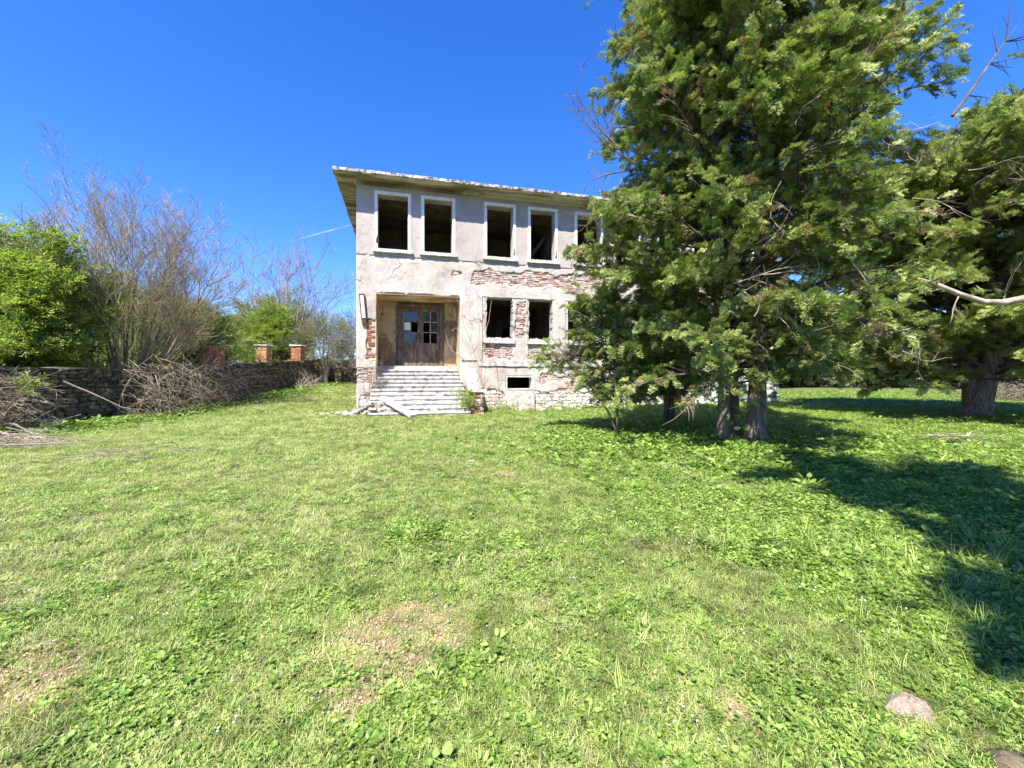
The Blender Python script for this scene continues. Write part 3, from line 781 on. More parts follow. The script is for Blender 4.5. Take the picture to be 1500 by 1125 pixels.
for k, (yc, zb, w, hh) in enumerate(stones):
    if k < 300:
        o = link('stone', smesh_[rng.randrange(7)], wall, (-0.06, yc - 8, zb + hh / 2), (rng.uniform(-.05, .05), 0, R(90)))
        o.scale = (w, rng.uniform(0.12, 0.4), hh * rng.choice((rng.uniform(0.6, 1.1), rng.uniform(0.9, 1.5))))
        o.rotation_euler[0] += rng.uniform(-.1, .1); o.rotation_euler[1] = rng.uniform(-.1, .1)
    else:
        me = smesh_[rng.randrange(7)]
        vs = [(-0.06 - v.co.y * 0.22, yc - 8 + v.co.x * w, zb + hh / 2 + v.co.z * hh) for v in me.vertices]
        ex.add(vs, [tuple(p.vertices) for p in me.polygons])
tag(ex.build('stone_courses', M['stone'], wall), kind='stuff')
# capping slabs on top
y = 6.2
while y < 29.2:
    w = rng.uniform(0.4, 0.8); zt = hgt(WXp, y + w / 2) + 1.57
    mb = MB(); mb.box(-0.50, 0.02, 0, w - 0.02, 0, 0.07, j=0.02)
    o = mb.build('coping_stone', M['stone'], wall, (0, y - 8, zt), (rng.uniform(-.03, .03), rng.uniform(-.04, .04), 0))
    y += w
# brick pillars
def pillar(Y, dx, mats, label, top):
    X = WXp - 0.24 + dx; z0 = hgt(WXp, Y) + 1.62
    p = empty('brick_pillar', (X, Y, z0))
    tag(p, label, 'pillar', 'brick pillars on the boundary wall')
    hh = 0.079; n = 11; W = 0.56
    mb = MB(); mb.box(-W / 2 + .03, W / 2 - .03, -W / 2 + .03, W / 2 - .03, -0.1, n * hh); mb.build('pillar_core', M['core'], p)
    for r_ in range(n):
        for side in range(4):
            if side == 2: continue
            for q in range(2):
                off = (-0.14 if q == 0 else 0.14) + (0.02 if r_ % 2 else -0.02)
                if rng.random() < 0.05: continue
                a = side * math.pi / 2
                x, y = off, -W / 2 + rng.uniform(-.008, .008)
                xx = x * math.cos(a) - y * math.sin(a); yy = x * math.sin(a) + y * math.cos(a)
                link('brick', mats[rng.randrange(5)], p, (xx, yy, r_ * hh), (0, 0, a))
    mb = MB(); mb.box(-W / 2 - .06, W / 2 + .06, -W / 2 - .06, W / 2 + .06, n * hh, n * hh + 0.07, j=0.015)
    if top: bevel(mb.build('cap_slab', M['sill'], p), 0.01)
pillar(17.6, 0.55, rmesh_, 'red brick pillar on the wall behind the heap of cut branches', False)
pillar(22.1, 0.0, omesh_, 'ochre brick pillar with pale cap slab, middle one on the boundary wall', True)
pillar(25.6, 0.0, rmesh_, 'narrow red brick pillar with cap slab nearest the far end of the wall', True)
# far cross wall
cw = empty('far_cross_wall', (-12.9, 29.4, 0))
tag(cw, 'low ruined brick and stone wall closing the far left end of the meadow', 'wall')
mb = MB()
for q in range(26):
    x = q * 0.4; h0 = hgt(-12.9 + x, 29.4)
    mb.box(x, x + 0.4, 0, 0.4, h0 - 0.3, h0 + 1.3 + 0.35 * N((x, 3, 0), 0.8), j=0.01)
mb.build('wall_core', M['stone'], cw)
bk = 0
for r_ in range(8):
    for q in range(38):
        x = q * 0.265 + (0.13 if r_ % 2 else 0); h0 = hgt(-12.9 + x, 29.4)
        top = 1.3 + 0.35 * N((x, 3, 0), 0.8)
        zz = 0.95 + r_ * 0.079
        if zz < top + 0.25 and rng.random() > 0.12 and x < 6:
            link('brick', bmesh_[rng.randrange(5)], cw, (x, -0.06, h0 + zz)); bk += 1

# ------------------------------------------------------------------ instancing helper
def scatter(name, P, rot, scl, idx, protos, parent=None):
    P = np.asarray(P, dtype=np.float32)
    me = bpy.data.meshes.new(name)
    me.vertices.add(len(P)); me.vertices.foreach_set('co', P.ravel())
    a = me.attributes.new('rot', 'FLOAT_VECTOR', 'POINT'); a.data.foreach_set('vector', np.asarray(rot, dtype=np.float32).ravel())
    a = me.attributes.new('scl', 'FLOAT', 'POINT'); a.data.foreach_set('value', np.asarray(scl, dtype=np.float32))
    a = me.attributes.new('idx', 'INT', 'POINT'); a.data.foreach_set('value', np.asarray(idx, dtype=np.int32))
    for m in protos[0].data.materials: me.materials.append(m)
    o = link(name, me, parent)
    key = tuple(p.name for p in protos)
    col = COLS.get(key)
    if col is None:
        col = bpy.data.collections.new('sources'); COLS[key] = col
        for p in protos: col.objects.link(p)
    ng = NGS.get(key)
    if ng is None:
        ng = bpy.data.node_groups.new('scatter', 'GeometryNodeTree'); NGS[key] = ng
        ng.interface.new_socket('Geometry', in_out='INPUT', socket_type='NodeSocketGeometry')
        ng.interface.new_socket('Geometry', in_out='OUTPUT', socket_type='NodeSocketGeometry')
        i = ng.nodes.new('NodeGroupInput'); u = ng.nodes.new('NodeGroupOutput')
        ci = ng.nodes.new('GeometryNodeCollectionInfo'); ci.inputs['Collection'].default_value = col
        ci.inputs['Separate Children'].default_value = True; ci.inputs['Reset Children'].default_value = True
        ip = ng.nodes.new('GeometryNodeInstanceOnPoints'); ip.inputs['Pick Instance'].default_value = True
        def att(nm, ty):
            nd = ng.nodes.new('GeometryNodeInputNamedAttribute'); nd.data_type = ty; nd.inputs['Name'].default_value = nm
            return nd.outputs['Attribute']
        ng.links.new(i.outputs[0], ip.inputs['Points']); ng.links.new(ci.outputs[0], ip.inputs['Instance'])
        ng.links.new(att('idx', 'INT'), ip.inputs['Instance Index']); ng.links.new(att('rot', 'FLOAT_VECTOR'), ip.inputs['Rotation'])
        ng.links.new(att('scl', 'FLOAT'), ip.inputs['Scale']); ng.links.new(ip.outputs[0], u.inputs[0])
    md = o.modifiers.new('scatter', 'NODES'); md.node_group = ng
    return o
COLS = {}; NGS = {}
def proto(name, mb, mats, smooth=False):
    return bpy.data.objects.new(name, mb.mesh(name, mats, smooth))

def dir_euler(d, roll):
    """rotation taking +X to d with a roll, +Z as upright as possible"""
    d = Vector(d).normalized()
    up = Vector((0, 0, 1))
    y = up.cross(d)
    if y.length < 1e-3: y = Vector((0, 1, 0))
    y.normalize(); z = d.cross(y)
    m = Matrix((d, y, z)).transposed() @ Matrix.Rotation(roll, 3, 'X')
    return tuple(m.to_euler())

# conifer sprays (unit length along +X)
def ribbon(mb, p, d, l, w, nrm, bend=0.15, mi=0, taper=0.3):
    side = d.cross(nrm).normalized()
    a = p; b = p + d * l * 0.5 + nrm * bend * l * 0.4; c = p + d * l
    mb.add([tuple(a - side * w * 0.5), tuple(a + side * w * 0.5), tuple(b + side * w * 0.62), tuple(b - side * w * 0.62), tuple(c + side * w * taper), tuple(c - side * w * taper)],
           [(0, 1, 2, 3), (3, 2, 4, 5)], mi)
def make_spray(seed, mats, tw=0.026, flat=0.35, n=13):
    r = random.Random(seed); mb = MB()
    p = Vector((0, 0, 0)); d = Vector((1, 0, 0)); ax = [p.copy()]
    for i in range(n):
        d = (d + Vector((r.uniform(-.04, .08), r.uniform(-.14, .14), r.uniform(-.16, .10)))).normalized()
        p = p + d / n; ax.append(p.copy())
    ribbon(mb, ax[0], (ax[-1] - ax[0]).normalized(), (ax[-1] - ax[0]).length, 0.02, Vector((0, 0, 1)), 0.05, 1)
    for i in range(1, n + 1):
        s = i / n; q = ax[i]
        L = 0.50 * (1 - 0.62 * abs(s - 0.32) / 0.68) * r.uniform(0.7, 1.2)
        for sg in (-1, 1):
            a = R(r.uniform(28, 62)); tilt = r.uniform(-flat, flat) * 2.2
            dd = Vector((math.cos(a), sg * math.sin(a) * math.cos(tilt), math.sin(tilt) * math.sin(a) + 0.1)).normalized()
            nn = Vector((r.uniform(-.4, .4), r.uniform(-.5, .5), 1)).normalized()
            ribbon(mb, q, dd, L * 0.9, tw, nn, r.uniform(-0.2, 0.25))
            for t_ in (0.18, 0.34, 0.5, 0.66, 0.84):
                for s2 in (-1, 1):
                    if r.random() < 0.25: continue
                    d2 = (Matrix.Rotation(s2 * R(r.uniform(28, 50)), 3, nn) @ dd + Vector((0, 0, r.uniform(-.25, .35)))).normalized()
                    ribbon(mb, q + dd * L * t_ * 0.9, d2, L * 0.46 * (1.15 - t_ * 0.6), tw * 0.85, nn, 0.1)
    return mb
CON = [proto('conifer_spray_%d' % k, make_spray(k + 1, None), [M['conifer'], M['twig']]) for k in range(4)]
CONB = [proto('light_conifer_spray_%d' % k, make_spray(k + 11, None), [M['conifer_b'], M['twig']]) for k in range(4)]
CONC = [proto('pale_conifer_spray_%d' % k, make_spray(k + 31, None), [M['conifer_c'], M['twig']]) for k in range(3)]
def make_sprig(seed, n=16, leaf=0.16, wd=0.5):
    r = random.Random(seed); mb = MB()
    mb.tube([(0, 0, 0), (0.5, 0.03, 0.02), (1, 0, 0.05)], [0.012, 0.009, 0.004], 3, 1)
    for i in range(n):
        s = r.uniform(0.05, 1.0); a = r.uniform(0, 6.28); el = r.uniform(-0.3, 0.9)
        p = Vector((s, 0.0, 0.03 * s)); dd = Vector((math.cos(a) * 0.6 + 0.4, math.sin(a), el * 0.6)).normalized()
        p = p + dd * r.uniform(0.0, 0.14); l = leaf * r.uniform(0.7, 1.3)
        nn = Vector((r.uniform(-.6, .6), r.uniform(-.6, .6), 1)).normalized(); sd_ = dd.cross(nn).normalized()
        c = p + dd * l * 0.5 - nn * l * 0.08
        mb.add([tuple(p), tuple(c + sd_ * l * wd * 0.5), tuple(p + dd * l), tuple(c - sd_ * l * wd * 0.5)], [(0, 1, 2), (0, 2, 3)], 0)
    return mb
FRESH = [proto('fresh_sprig_%d' % k, make_sprig(k + 1, 22, 0.20), [M['fresh'], M['twig']]) for k in range(3)]
MIDL = [proto('shrub_sprig_%d' % k, make_sprig(k + 5, 18, 0.15), [M['mid_leaf'], M['twig']]) for k in range(3)]
GREYL = [proto('budding_sprig_%d' % k, make_sprig(k + 9, 9, 0.09), [M['grey_leaf'], M['twig']]) for k in range(3)]
DARKL = [proto('far_sprig_%d' % k, make_sprig(k + 15, 24, 0.24, 0.7), [M['dark_leaf'], M['twig']]) for k in range(3)]
BUD = [proto('bud_sprig_%d' % k, make_sprig(k + 25, 7, 0.07, 0.6), [M['bud'], M['violet_twig']]) for k in range(3)]

# ------------------------------------------------------------------ trees
class Sprays:
    def __init__(s): s.P = []; s.R = []; s.S = []
    def add(s, p, d, size, roll=None):
        s.P.append(tuple(p)); s.R.append(dir_euler(d, rng.uniform(-1.0, 1.0) if roll is None else roll)); s.S.append(size)
    def build(s, name, protos, parent):
        k = len(protos)
        return tag(scatter(name, s.P, s.R, s.S, [rng.randrange(k) for _ in s.P], protos, parent), kind='stuff')

def polyline(p, d, L, n, wob=0.15, up=0.0, grav=0.0):
    pts = [Vector(p)]; d = Vector(d).normalized()
    for i in range(n):
        d = (d + Vector((rng.uniform(-wob, wob), rng.uniform(-wob, wob), rng.uniform(-wob, wob) + up - grav * (i / n)))).normalized()
        pts.append(pts[-1] + d * (L / n))
    return pts

def conifer(root, stems, env, z0, z1, nl, protos, size=(0.26, 0.42), keep=None, per=13, up0=0.35, hang=0.16, dens=1.0, squash=None):
    """stems: list of (points, radii) in root coords. env(z, az) -> reach"""
    tb = MB(); br = MB(); sp = Sprays()
    for pts, rad in stems: tb.tube(pts, rad, 12)
    for k in range(nl):
        u = (k + rng.random()) / nl
        z = z0 + (z1 - z0) * (u ** 0.9)
        st_ = stems[rng.randrange(len(stems))][0]
        # point on stem at height
        q = st_[0]
        for a, b in zip(st_[:-1], st_[1:]):
            if a.z <= z <= b.z:
                q = a.lerp(b, (z - a.z) / max(1e-6, b.z - a.z)); break
            q = b
        az = k * 2.39996 + rng.uniform(-.4, .4)
        Lr = env(z, az)
        if Lr <= 0.15: continue
        Lr *= rng.uniform(0.78, 1.06)
        d = Vector((math.cos(az), math.sin(az), up0 * rng.uniform(0.4, 1.6) * max(-0.15, min(1.0, (z - 1.1) / 2.2))))
        n = 8
        pts = polyline(q, d, Lr * 1.08, n, 0.11, 0.02, hang)
        r0 = 0.012 + 0.011 * Lr
        if q.z < z0 - 1: continue
        br.tube(pts, [r0 * (1 - 0.85 * i / n) for i in range(n + 1)], 5)
        nb = int(per * dens * max(0.5, Lr / 3.0))
        for b in range(nb):
            s = 0.16 + 0.86 * ((b + rng.random()) / nb) ** 0.8
            s = min(s, 0.999)
            i = int(s * n); f = s * n - i
            p = pts[i].lerp(pts[min(i + 1, n)], f)
            ld = (pts[min(i + 1, n)] - pts[i]).normalized() if i < n else d
            ang = rng.choice((-1, 1)) * rng.uniform(0.3, 1.35)
            bd = Matrix.Rotation(ang, 3, 'Z') @ ld
            bd.z += rng.uniform(-0.35, 0.55)
            bl = rng.uniform(0.35, 0.85) * (1.1 - 0.45 * s)
            bp = polyline(p, bd, bl, 4, 0.16, 0.05, 0.12)
            br.tube([bp[0], bp[2], bp[4]], [0.012, 0.008, 0.003], 3)
            m = 2 + int(bl * 5.5)
            for c in range(m):
                t_ = (c + 0.6) / m; ii = min(3, int(t_ * 4)); pp = bp[ii].lerp(bp[ii + 1], t_ * 4 - ii)
                dd = (bp[ii + 1] - bp[ii]).normalized() + Vector((rng.uniform(-.6, .6), rng.uniform(-.6, .6), rng.uniform(-.75, .55)))
                if keep is not None and not keep(pp): continue
                sp.add(pp, dd, rng.uniform(*size) * (0.8 + 0.3 * s))
        if keep is None or keep(pts[-1]):
            sp.add(pts[-2], pts[-1] - pts[-2], size[1]); sp.add(pts[-1], pts[-1] - pts[-2], size[1])
    tb.build('trunk', M['bark'], root, smooth=True)
    br.build('branches', M['dark_twig'], root)
    sp.build('crown', protos, root)
    return len(sp.P)

# main conifer ------------------------------------------------------
MX, MY = 4.95, 9.1
main = empty('conifer_tree', (MX, MY, hgt(MX, MY)))
tag(main, 'huge dark green conifer with several trunks standing in front of the building at right', 'tree')
def V(*a): return Vector(a)
stems = [([V(-0.42, 0.1, -0.1), V(-0.36, 0.1, 0.3), V(-0.33, 0.1, 1.2), V(-0.45, 0.1, 3), V(-0.6, 0.0, 6), V(-0.5, 0, 9.5), V(-0.35, 0, 12)], [0.2, 0.14, 0.12, 0.11, 0.09, 0.06, 0.02]),
         ([V(0.30, -0.05, -0.1), V(0.28, -0.05, 0.12), V(0.27, -0.05, 0.4), V(0.30, -0.05, 1.3), V(0.38, 0, 3), V(0.55, 0.1, 6), V(0.6, 0.2, 9.5), V(0.5, 0.2, 13.2)], [0.36, 0.25, 0.20, 0.175, 0.16, 0.13, 0.09, 0.02]),
         ([V(0.02, 0.35, -0.1), V(0.0, 0.38, 0.4), V(0.05, 0.5, 1.6), V(0.1, 0.75, 4), V(0.0, 1.0, 8), V(0.0, 1.0, 11)], [0.2, 0.14, 0.12, 0.1, 0.07, 0.02])]
def env_main(z, az):
    c = math.cos(az)
    b = np.interp(z, [0.9, 1.6, 3, 4.8, 7, 9, 11, 13.5], [2.0, 2.75, 2.75, 2.65, 3.0, 2.75, 2.3, 0.5])
    if c > 0.2 and 3.5 < z < 7.5: b *= 1.1
    return b * (0.86 + 0.28 * noise.noise(Vector((math.cos(az) * 1.4, math.sin(az) * 1.4, z * 0.6))) + 0.12 * noise.noise(Vector((math.cos(az) * 4, math.sin(az) * 4, z * 1.9)))) + 0.1
def keep_main(p):
    # thin pockets through the crown
    q = noise.noise(Vector((p.x * 0.9 + 3, p.y * 0.9, p.z * 0.9)))
    if p.z < 0.95: return False
    if p.z < 1.35: return rng.random() < 0.45
    if p.z < 1.7 and abs(p.x - 0.1) < 0.7 and p.y < -0.2: return rng.random() < 0.3
    if p.x > -0.6 and p.x < 3.2 and 2.2 < p.z < 6.6 and q < 0.12: return rng.random() < 0.38
    return q > -0.36 or rng.random() < 0.12
n1 = conifer(main, stems, env_main, 1.25, 13.2, 430, CON, (0.15, 0.29), keep_main, 30)
ts = Sprays()
for k in range(150):
    z_ = rng.uniform(0.15, 2.3) ; a_ = rng.uniform(2.6, 6.3); x_ = rng.choice((-0.38, 0.30)); rr_ = rng.uniform(0.1, 0.5)
    ts.add((x_ + math.cos(a_) * rr_, math.sin(a_) * rr_, z_), Vector((math.cos(a_), math.sin(a_), rng.uniform(-.2, .8))), rng.uniform(0.12, 0.26))
ts.build('trunk_shoots', CON, main)
# dead branches poking from its left side
mb = MB()
def dead(mb, p, d, L, r, n=7, wob=0.18, kids=6, lvl=0, up=0.03, sides=5):
    pts = polyline(p, d, L, n, wob, up)
    mb.tube(pts, [r * (1 - 0.85 * i / n) for i in range(n + 1)], sides)
    if lvl < 2 and kids:
        for k in range(kids):
            s = rng.uniform(0.25, 0.97); i = int(s * n)
            dd = (pts[min(i + 1, n)] - pts[i]).normalized(); a = rng.uniform(0.5, 1.1) * rng.choice((-1, 1))
            dd = (Matrix.Rotation(a, 3, Vector((rng.uniform(-.5, .5), 1, rng.uniform(-.5, .5))).normalized()) @ dd)
            dead(mb, pts[i], dd, L * rng.uniform(0.2, 0.45), r * 0.45, 4, wob * 1.2, kids // 2 + 1, lvl + 1, up, 3)
O_ = Vector((MX, MY, hgt(MX, MY)))
for (x0, y0_, x1, y1_, Yd, r) in ((905, 215, 832, 135, 8.3, 0.022), (900, 215, 885, 120, 8.4, 0.018), (905, 215, 826, 175, 8.2, 0.012), (915, 250, 845, 275, 8.4, 0.02), (912, 262, 860, 380, 8.6, 0.016), (930, 240, 850, 190, 8.5, 0.015)):
    a = world_at(x0, y0_, Yd) - O_; b = world_at(x1, y1_, Yd) - O_
    dead(mb, a, b - a, (b - a).length, r, 8, 0.13, 7)
mb.build('dead_twigs', M['dark_twig'], main)
mb = MB()
for k in range(60):
    a = Vector((rng.uniform(-0.9, 2.9), rng.uniform(-2.3, -0.3), rng.uniform(1.8, 6.6)))
    dead(mb, a, Vector((rng.uniform(-1, 1), rng.uniform(-.7, .2), rng.uniform(-1.0, 0.5))), rng.uniform(0.5, 1.3), rng.uniform(0.006, 0.011), 7, 0.34, 4)
for k in range(9):
    a = Vector((rng.uniform(-2.0, 1.5), rng.uniform(-2.2, -1.2), rng.uniform(1.6, 7)))
    dead(mb, a, Vector((rng.uniform(-1, 1), -0.5, rng.uniform(-1.0, 0.7))), rng.uniform(0.8, 1.6), 0.012, 6, 0.25, 5)
mb.build('dead_branches', M['dead'], main)

# young conifer leaning left in front of the facade
yc = Vector((2.62, 10.4, 0)); yc.z = hgt(yc.x, yc.y)
yo = empty('young_conifer', tuple(yc))
tag(yo, 'young pale green conifer with thin leaning stems in front of the brick lower wall', 'tree')
ys_ = []
for (px, py, Yd, r) in ((872, 440, 10.8, 0.04), (890, 420, 11.2, 0.035), (838, 520, 10.8, 0.03), (885, 480, 10.8, 0.03)):
    tpt = world_at(px, py, Yd) - yc
    b0 = Vector((rng.uniform(-.08, .08), rng.uniform(-.08, .08), -0.05))
    ys_.append(([b0, b0.lerp(tpt, 0.3) + Vector((0.1, 0, 0)), b0.lerp(tpt, 0.65), tpt], [r, r * 0.8, r * 0.5, r * 0.15]))
def env_y(z, az):
    return np.interp(z, [0.7, 1.5, 2.4, 3.3, 4.2], [0.35, 0.75, 0.72, 0.5, 0.2]) * rng.uniform(0.6, 1.15)
def keep_y(p):
    return p.z > 0.85 and noise.noise(p * 1.7) > -0.22 and p.x < 1.0
n2 = conifer(yo, ys_, env_y, 0.8, 4.0, 62, CONC, (0.13, 0.24), keep_y, 22, 0.25, 0.2)

# evergreen shrub by the grille
sb = Vector((4.9, 13.2, 0)); sb.z = hgt(sb.x, sb.y)
sh = empty('evergreen_shrub', tuple(sb)); tag(sh, 'dark evergreen shrub with brown cut stems beside the iron grille behind the big conifer', 'shrub')
ss = []
for k in range(6):
    tpt = Vector((rng.uniform(-1, 0.9), rng.uniform(-.5, .5), rng.uniform(2.2, 4.2)))
    b0 = Vector((rng.uniform(-.25, .25), rng.uniform(-.2, .2), -0.05))
    ss.append(([b0, b0.lerp(tpt, 0.4) + Vector((0.05, 0, 0)), tpt], [0.05, 0.035, 0.01]))
n3 = conifer(sh, ss, lambda z, az: np.interp(z, [0.8, 1.6, 3, 4.4], [0.35, 1.1, 1.1, 0.3]), 0.8, 4.2, 60, CON, (0.22, 0.34), lambda p: p.z > 0.9, 18)

# right conifer ------------------------------------------------------
RX, RY = 16.2, 14.6
rt = empty('conifer_tree', (RX, RY, hgt(RX, RY)))
tag(rt, 'broad conifer with a thick leaning grey trunk at the right edge of the meadow', 'tree')
stems = [([V(-0.35, 0, -0.1), V(-0.22, 0, 0.35), V(0.05, 0, 1.3), V(0.5, 0, 2.6), V(0.9, 0.1, 5), V(1.2, 0.1, 8), V(1.4, 0.1, 10.3)], [0.40, 0.29, 0.24, 0.21, 0.17, 0.1, 0.02]),
         ([V(0.15, 0.1, -0.1), V(0.25, 0.1, 0.4), V(0.55, 0.15, 1.4), V(1.1, 0.2, 3), V(1.7, 0.2, 6), V(2.0, 0.2, 9)], [0.28, 0.19, 0.16, 0.14, 0.10, 0.02]),
         ([V(-0.3, 0.1, 0.1), V(-0.35, 0.1, 1.4), V(-0.9, 0.1, 3.2), V(-1.3, 0, 5.5), V(-1.5, 0, 7.5)], [0.2, 0.17, 0.13, 0.08, 0.02])]
def env_r(z, az):
    b = np.interp(z, [0.9, 1.8, 3, 5, 7, 9, 10.8], [4.2, 5.0, 5.4, 5.6, 5.1, 3.6, 0.9])
    return b * (0.85 + 0.28 * noise.noise(Vector((math.cos(az) * 1.5 + 5, math.sin(az) * 1.5, z * 0.7))) + 0.15 * noise.noise(Vector((math.cos(az) * 4, math.sin(az) * 4 + 3, z * 2))))
def keep_r(p):
    if p.z < 0.55: return False
    if p.z < 1.3 and (p.x > -1.5 or rng.random() < 0.35): return False
    if p.x > -1.0 and p.x < 1.6 and p.z < 2.1 and p.y < 0.3: return False
    return noise.noise(Vector((p.x * 0.7 - 3, p.y * 0.7, p.z * 0.8))) > -0.30
n4 = conifer(rt, stems, env_r, 1.2, 11.2, 390, CONB, (0.22, 0.40), keep_r, 22)
mb = MB(); O_ = Vector((RX, RY, hgt(RX, RY)))
LY = 10.5
path = [world_at(px, py, Yd) - O_ for px, py, Yd in ((1345, 408, 10.2), (1375, 418, 10.2), (1405, 431, 10.3), (1440, 442, 10.4), (1470, 443, 10.5), (1505, 436, 10.6), (1560, 425, 10.9), (1640, 410, 11.6), (1640, 400, 13.0))]
path.append(Vector((0.9, -0.2, 4.2)))
mb.tube(path, [0.035, 0.05, 0.062, 0.07, 0.08, 0.085, 0.09, 0.10, 0.11, 0.12], 8)
dead(mb, path[2], Vector((-0.5, -0.1, -0.9)), 0.9, 0.02, 6, 0.2, 4)
mb.build('dead_limb', M['dead'], rt, smooth=True)
mb = MB()
a = world_at(1395, 170, 13) - O_; b = world_at(1512, 28, 13) - O_
dead(mb, a, b - a, (b - a).length, 0.05, 9, 0.05, 7)
mb.build('dead_leader', M['dark_twig'], rt)
mb = MB()
for k in range(6):
    p = Vector((rng.uniform(-4, 1.5), rng.uniform(-4.2, -3), rng.uniform(1.5, 6)))
    dead(mb, p, Vector((rng.uniform(-1, 1), -0.4, rng.uniform(-.8, .6))), rng.uniform(1, 2), 0.016, 6, 0.25, 5)
mb.build('dead_branches', M['dead'], rt)

# tree outside the frame at right whose shade falls across the lower right
ox, oy = 4.6, -2.6
ot = empty('conifer_tree', (ox, oy, 0)); tag(ot, 'conifer beside the photographer, out of frame at right, shading the near grass', 'tree')
def keep_o(p):
    wx, wy, wz = p.x + ox, p.y + oy, p.z
    if noise.noise(p * 1.1) < (0.16 if p.z > 7 else (-0.18 if p.z < 5 else 0.0)): return False
    return wy < 0.2 or abs(wx) > 1.25 * wy + 0.4 or wz - EZ > 0.93 * wy + 0.5
conifer(ot, [([V(0, 0, -0.1), V(0, 0, 4), V(-1.0, 1.0, 8), V(-1.6, 1.6, 12)], [0.3, 0.2, 0.12, 0.04])], lambda z, az: np.interp(z, [2.5, 4, 6.2, 7.2, 8.4, 10, 12], [2.5, 3.9, 3.2, 1.0, 1.1, 1.9, 0.9]) * (0.8 + 0.45 * noise.noise(Vector((math.cos(az) * 2, math.sin(az) * 2, z)))), 3.6, 11.6, 130, CONB, (0.4, 0.65), keep_o, 12)

# bare trees ------------------------------------------------------
def bare_tree(root, specs, mat, levels=3, kids=(7, 6, 4), spread=(0.35, 0.55, 0.6), upb=0.06, buds=None, ratio=(0.55, 0.42, 0.4), budsize=0.25, nside=(7, 4, 3, 3), wob=0.04):
    mb = MB(); sp = Sprays()
    def rec(p, d, L, r, lv):
        n = (9, 7, 5, 4)[lv]
        pts = polyline(p, d, L, n, wob * (1 + 0.3 * lv), upb)
        mb.tube(pts, [max(r * (1 - 0.85 * i / n), 0.003) for i in range(n + 1)], nside[lv])
        if buds and lv >= levels - 1:
            for i in range(1, n + 1, 1):
                if rng.random() < 0.6: sp.add(pts[i], (pts[i] - pts[i - 1]), budsize * rng.uniform(0.6, 1.2))
        if lv < levels:
            for k in range(kids[lv]):
                s = 0.22 + 0.76 * (k + rng.random()) / kids[lv]; i = min(n - 1, int(s * n)); f = s * n - i
                q = pts[i].lerp(pts[i + 1], f); dd = (pts[i + 1] - pts[i]).normalized()
                ax_ = dd.cross(Vector((rng.uniform(-1, 1), rng.uniform(-1, 1), rng.uniform(-.4, .4)))).normalized()
                d2 = Matrix.Rotation(rng.uniform(0.6, 1.3) * spread[min(lv, 2)] * 1.5, 3, ax_) @ dd
                rec(q, d2, L * ratio[min(lv, 2)] * (1.25 - 0.6 * s) * rng.uniform(0.8, 1.2), r * 0.36, lv + 1)
    for (p, d, L, r) in specs: rec(Vector(p), Vector(d), L, r, 0)
    mb.build('branches', mat, root)
    if buds and sp.P: sp.build('buds', buds, root)

bt = empty('bare_tree', (-14.4, 15.8, hgt(-14.4, 15.8)))
tag(bt, 'large leafless vase-shaped tree with many thin upright stems behind the stone wall', 'tree')
sp_ = []
for k in range(17):
    a = k * 2.4 + rng.uniform(-.2, .2)
    lean = rng.uniform(0.10, 0.60)
    sp_.append(((rng.uniform(-.25, .25), rng.uniform(-.2, .2), -0.1), (math.cos(a) * lean, math.sin(a) * lean, 1), rng.uniform(6.6, 8.0) * (1.0 - 0.2 * lean), rng.uniform(0.035, 0.06)))
sp_.append(((-0.1, 0, 0), (-0.75, 0, 1), 7.6, 0.08)); sp_.append(((0.1, 0, 0), (0.7, 0.05, 1), 6.2, 0.07)); sp_.append(((0.1, 0, 0.5), (1.1, 0.1, 1), 4.8, 0.05))
bare_tree(bt, sp_, M['violet_twig'], 3, (11, 6, 5), (0.32, 0.42, 0.48), 0.05, BUD, (0.36, 0.42, 0.45), 0.3)

bt2 = empty('bare_tree', (-16.6, 31.0, hgt(-16.6, 31)))
tag(bt2, 'distant bare fine-twigged tree rising behind the bright green conifer', 'tree')
bare_tree(bt2, [((0, 0, 0), (rng.uniform(-.5, .5), rng.uniform(-.3, .3), 1), rng.uniform(7, 9.2), 0.08) for k in range(8)], M['violet_twig'], 3, (9, 6, 4), (0.4, 0.5, 0.5), 0.05, BUD, (0.45, 0.42, 0.45), 0.4, (5, 3, 3, 3))

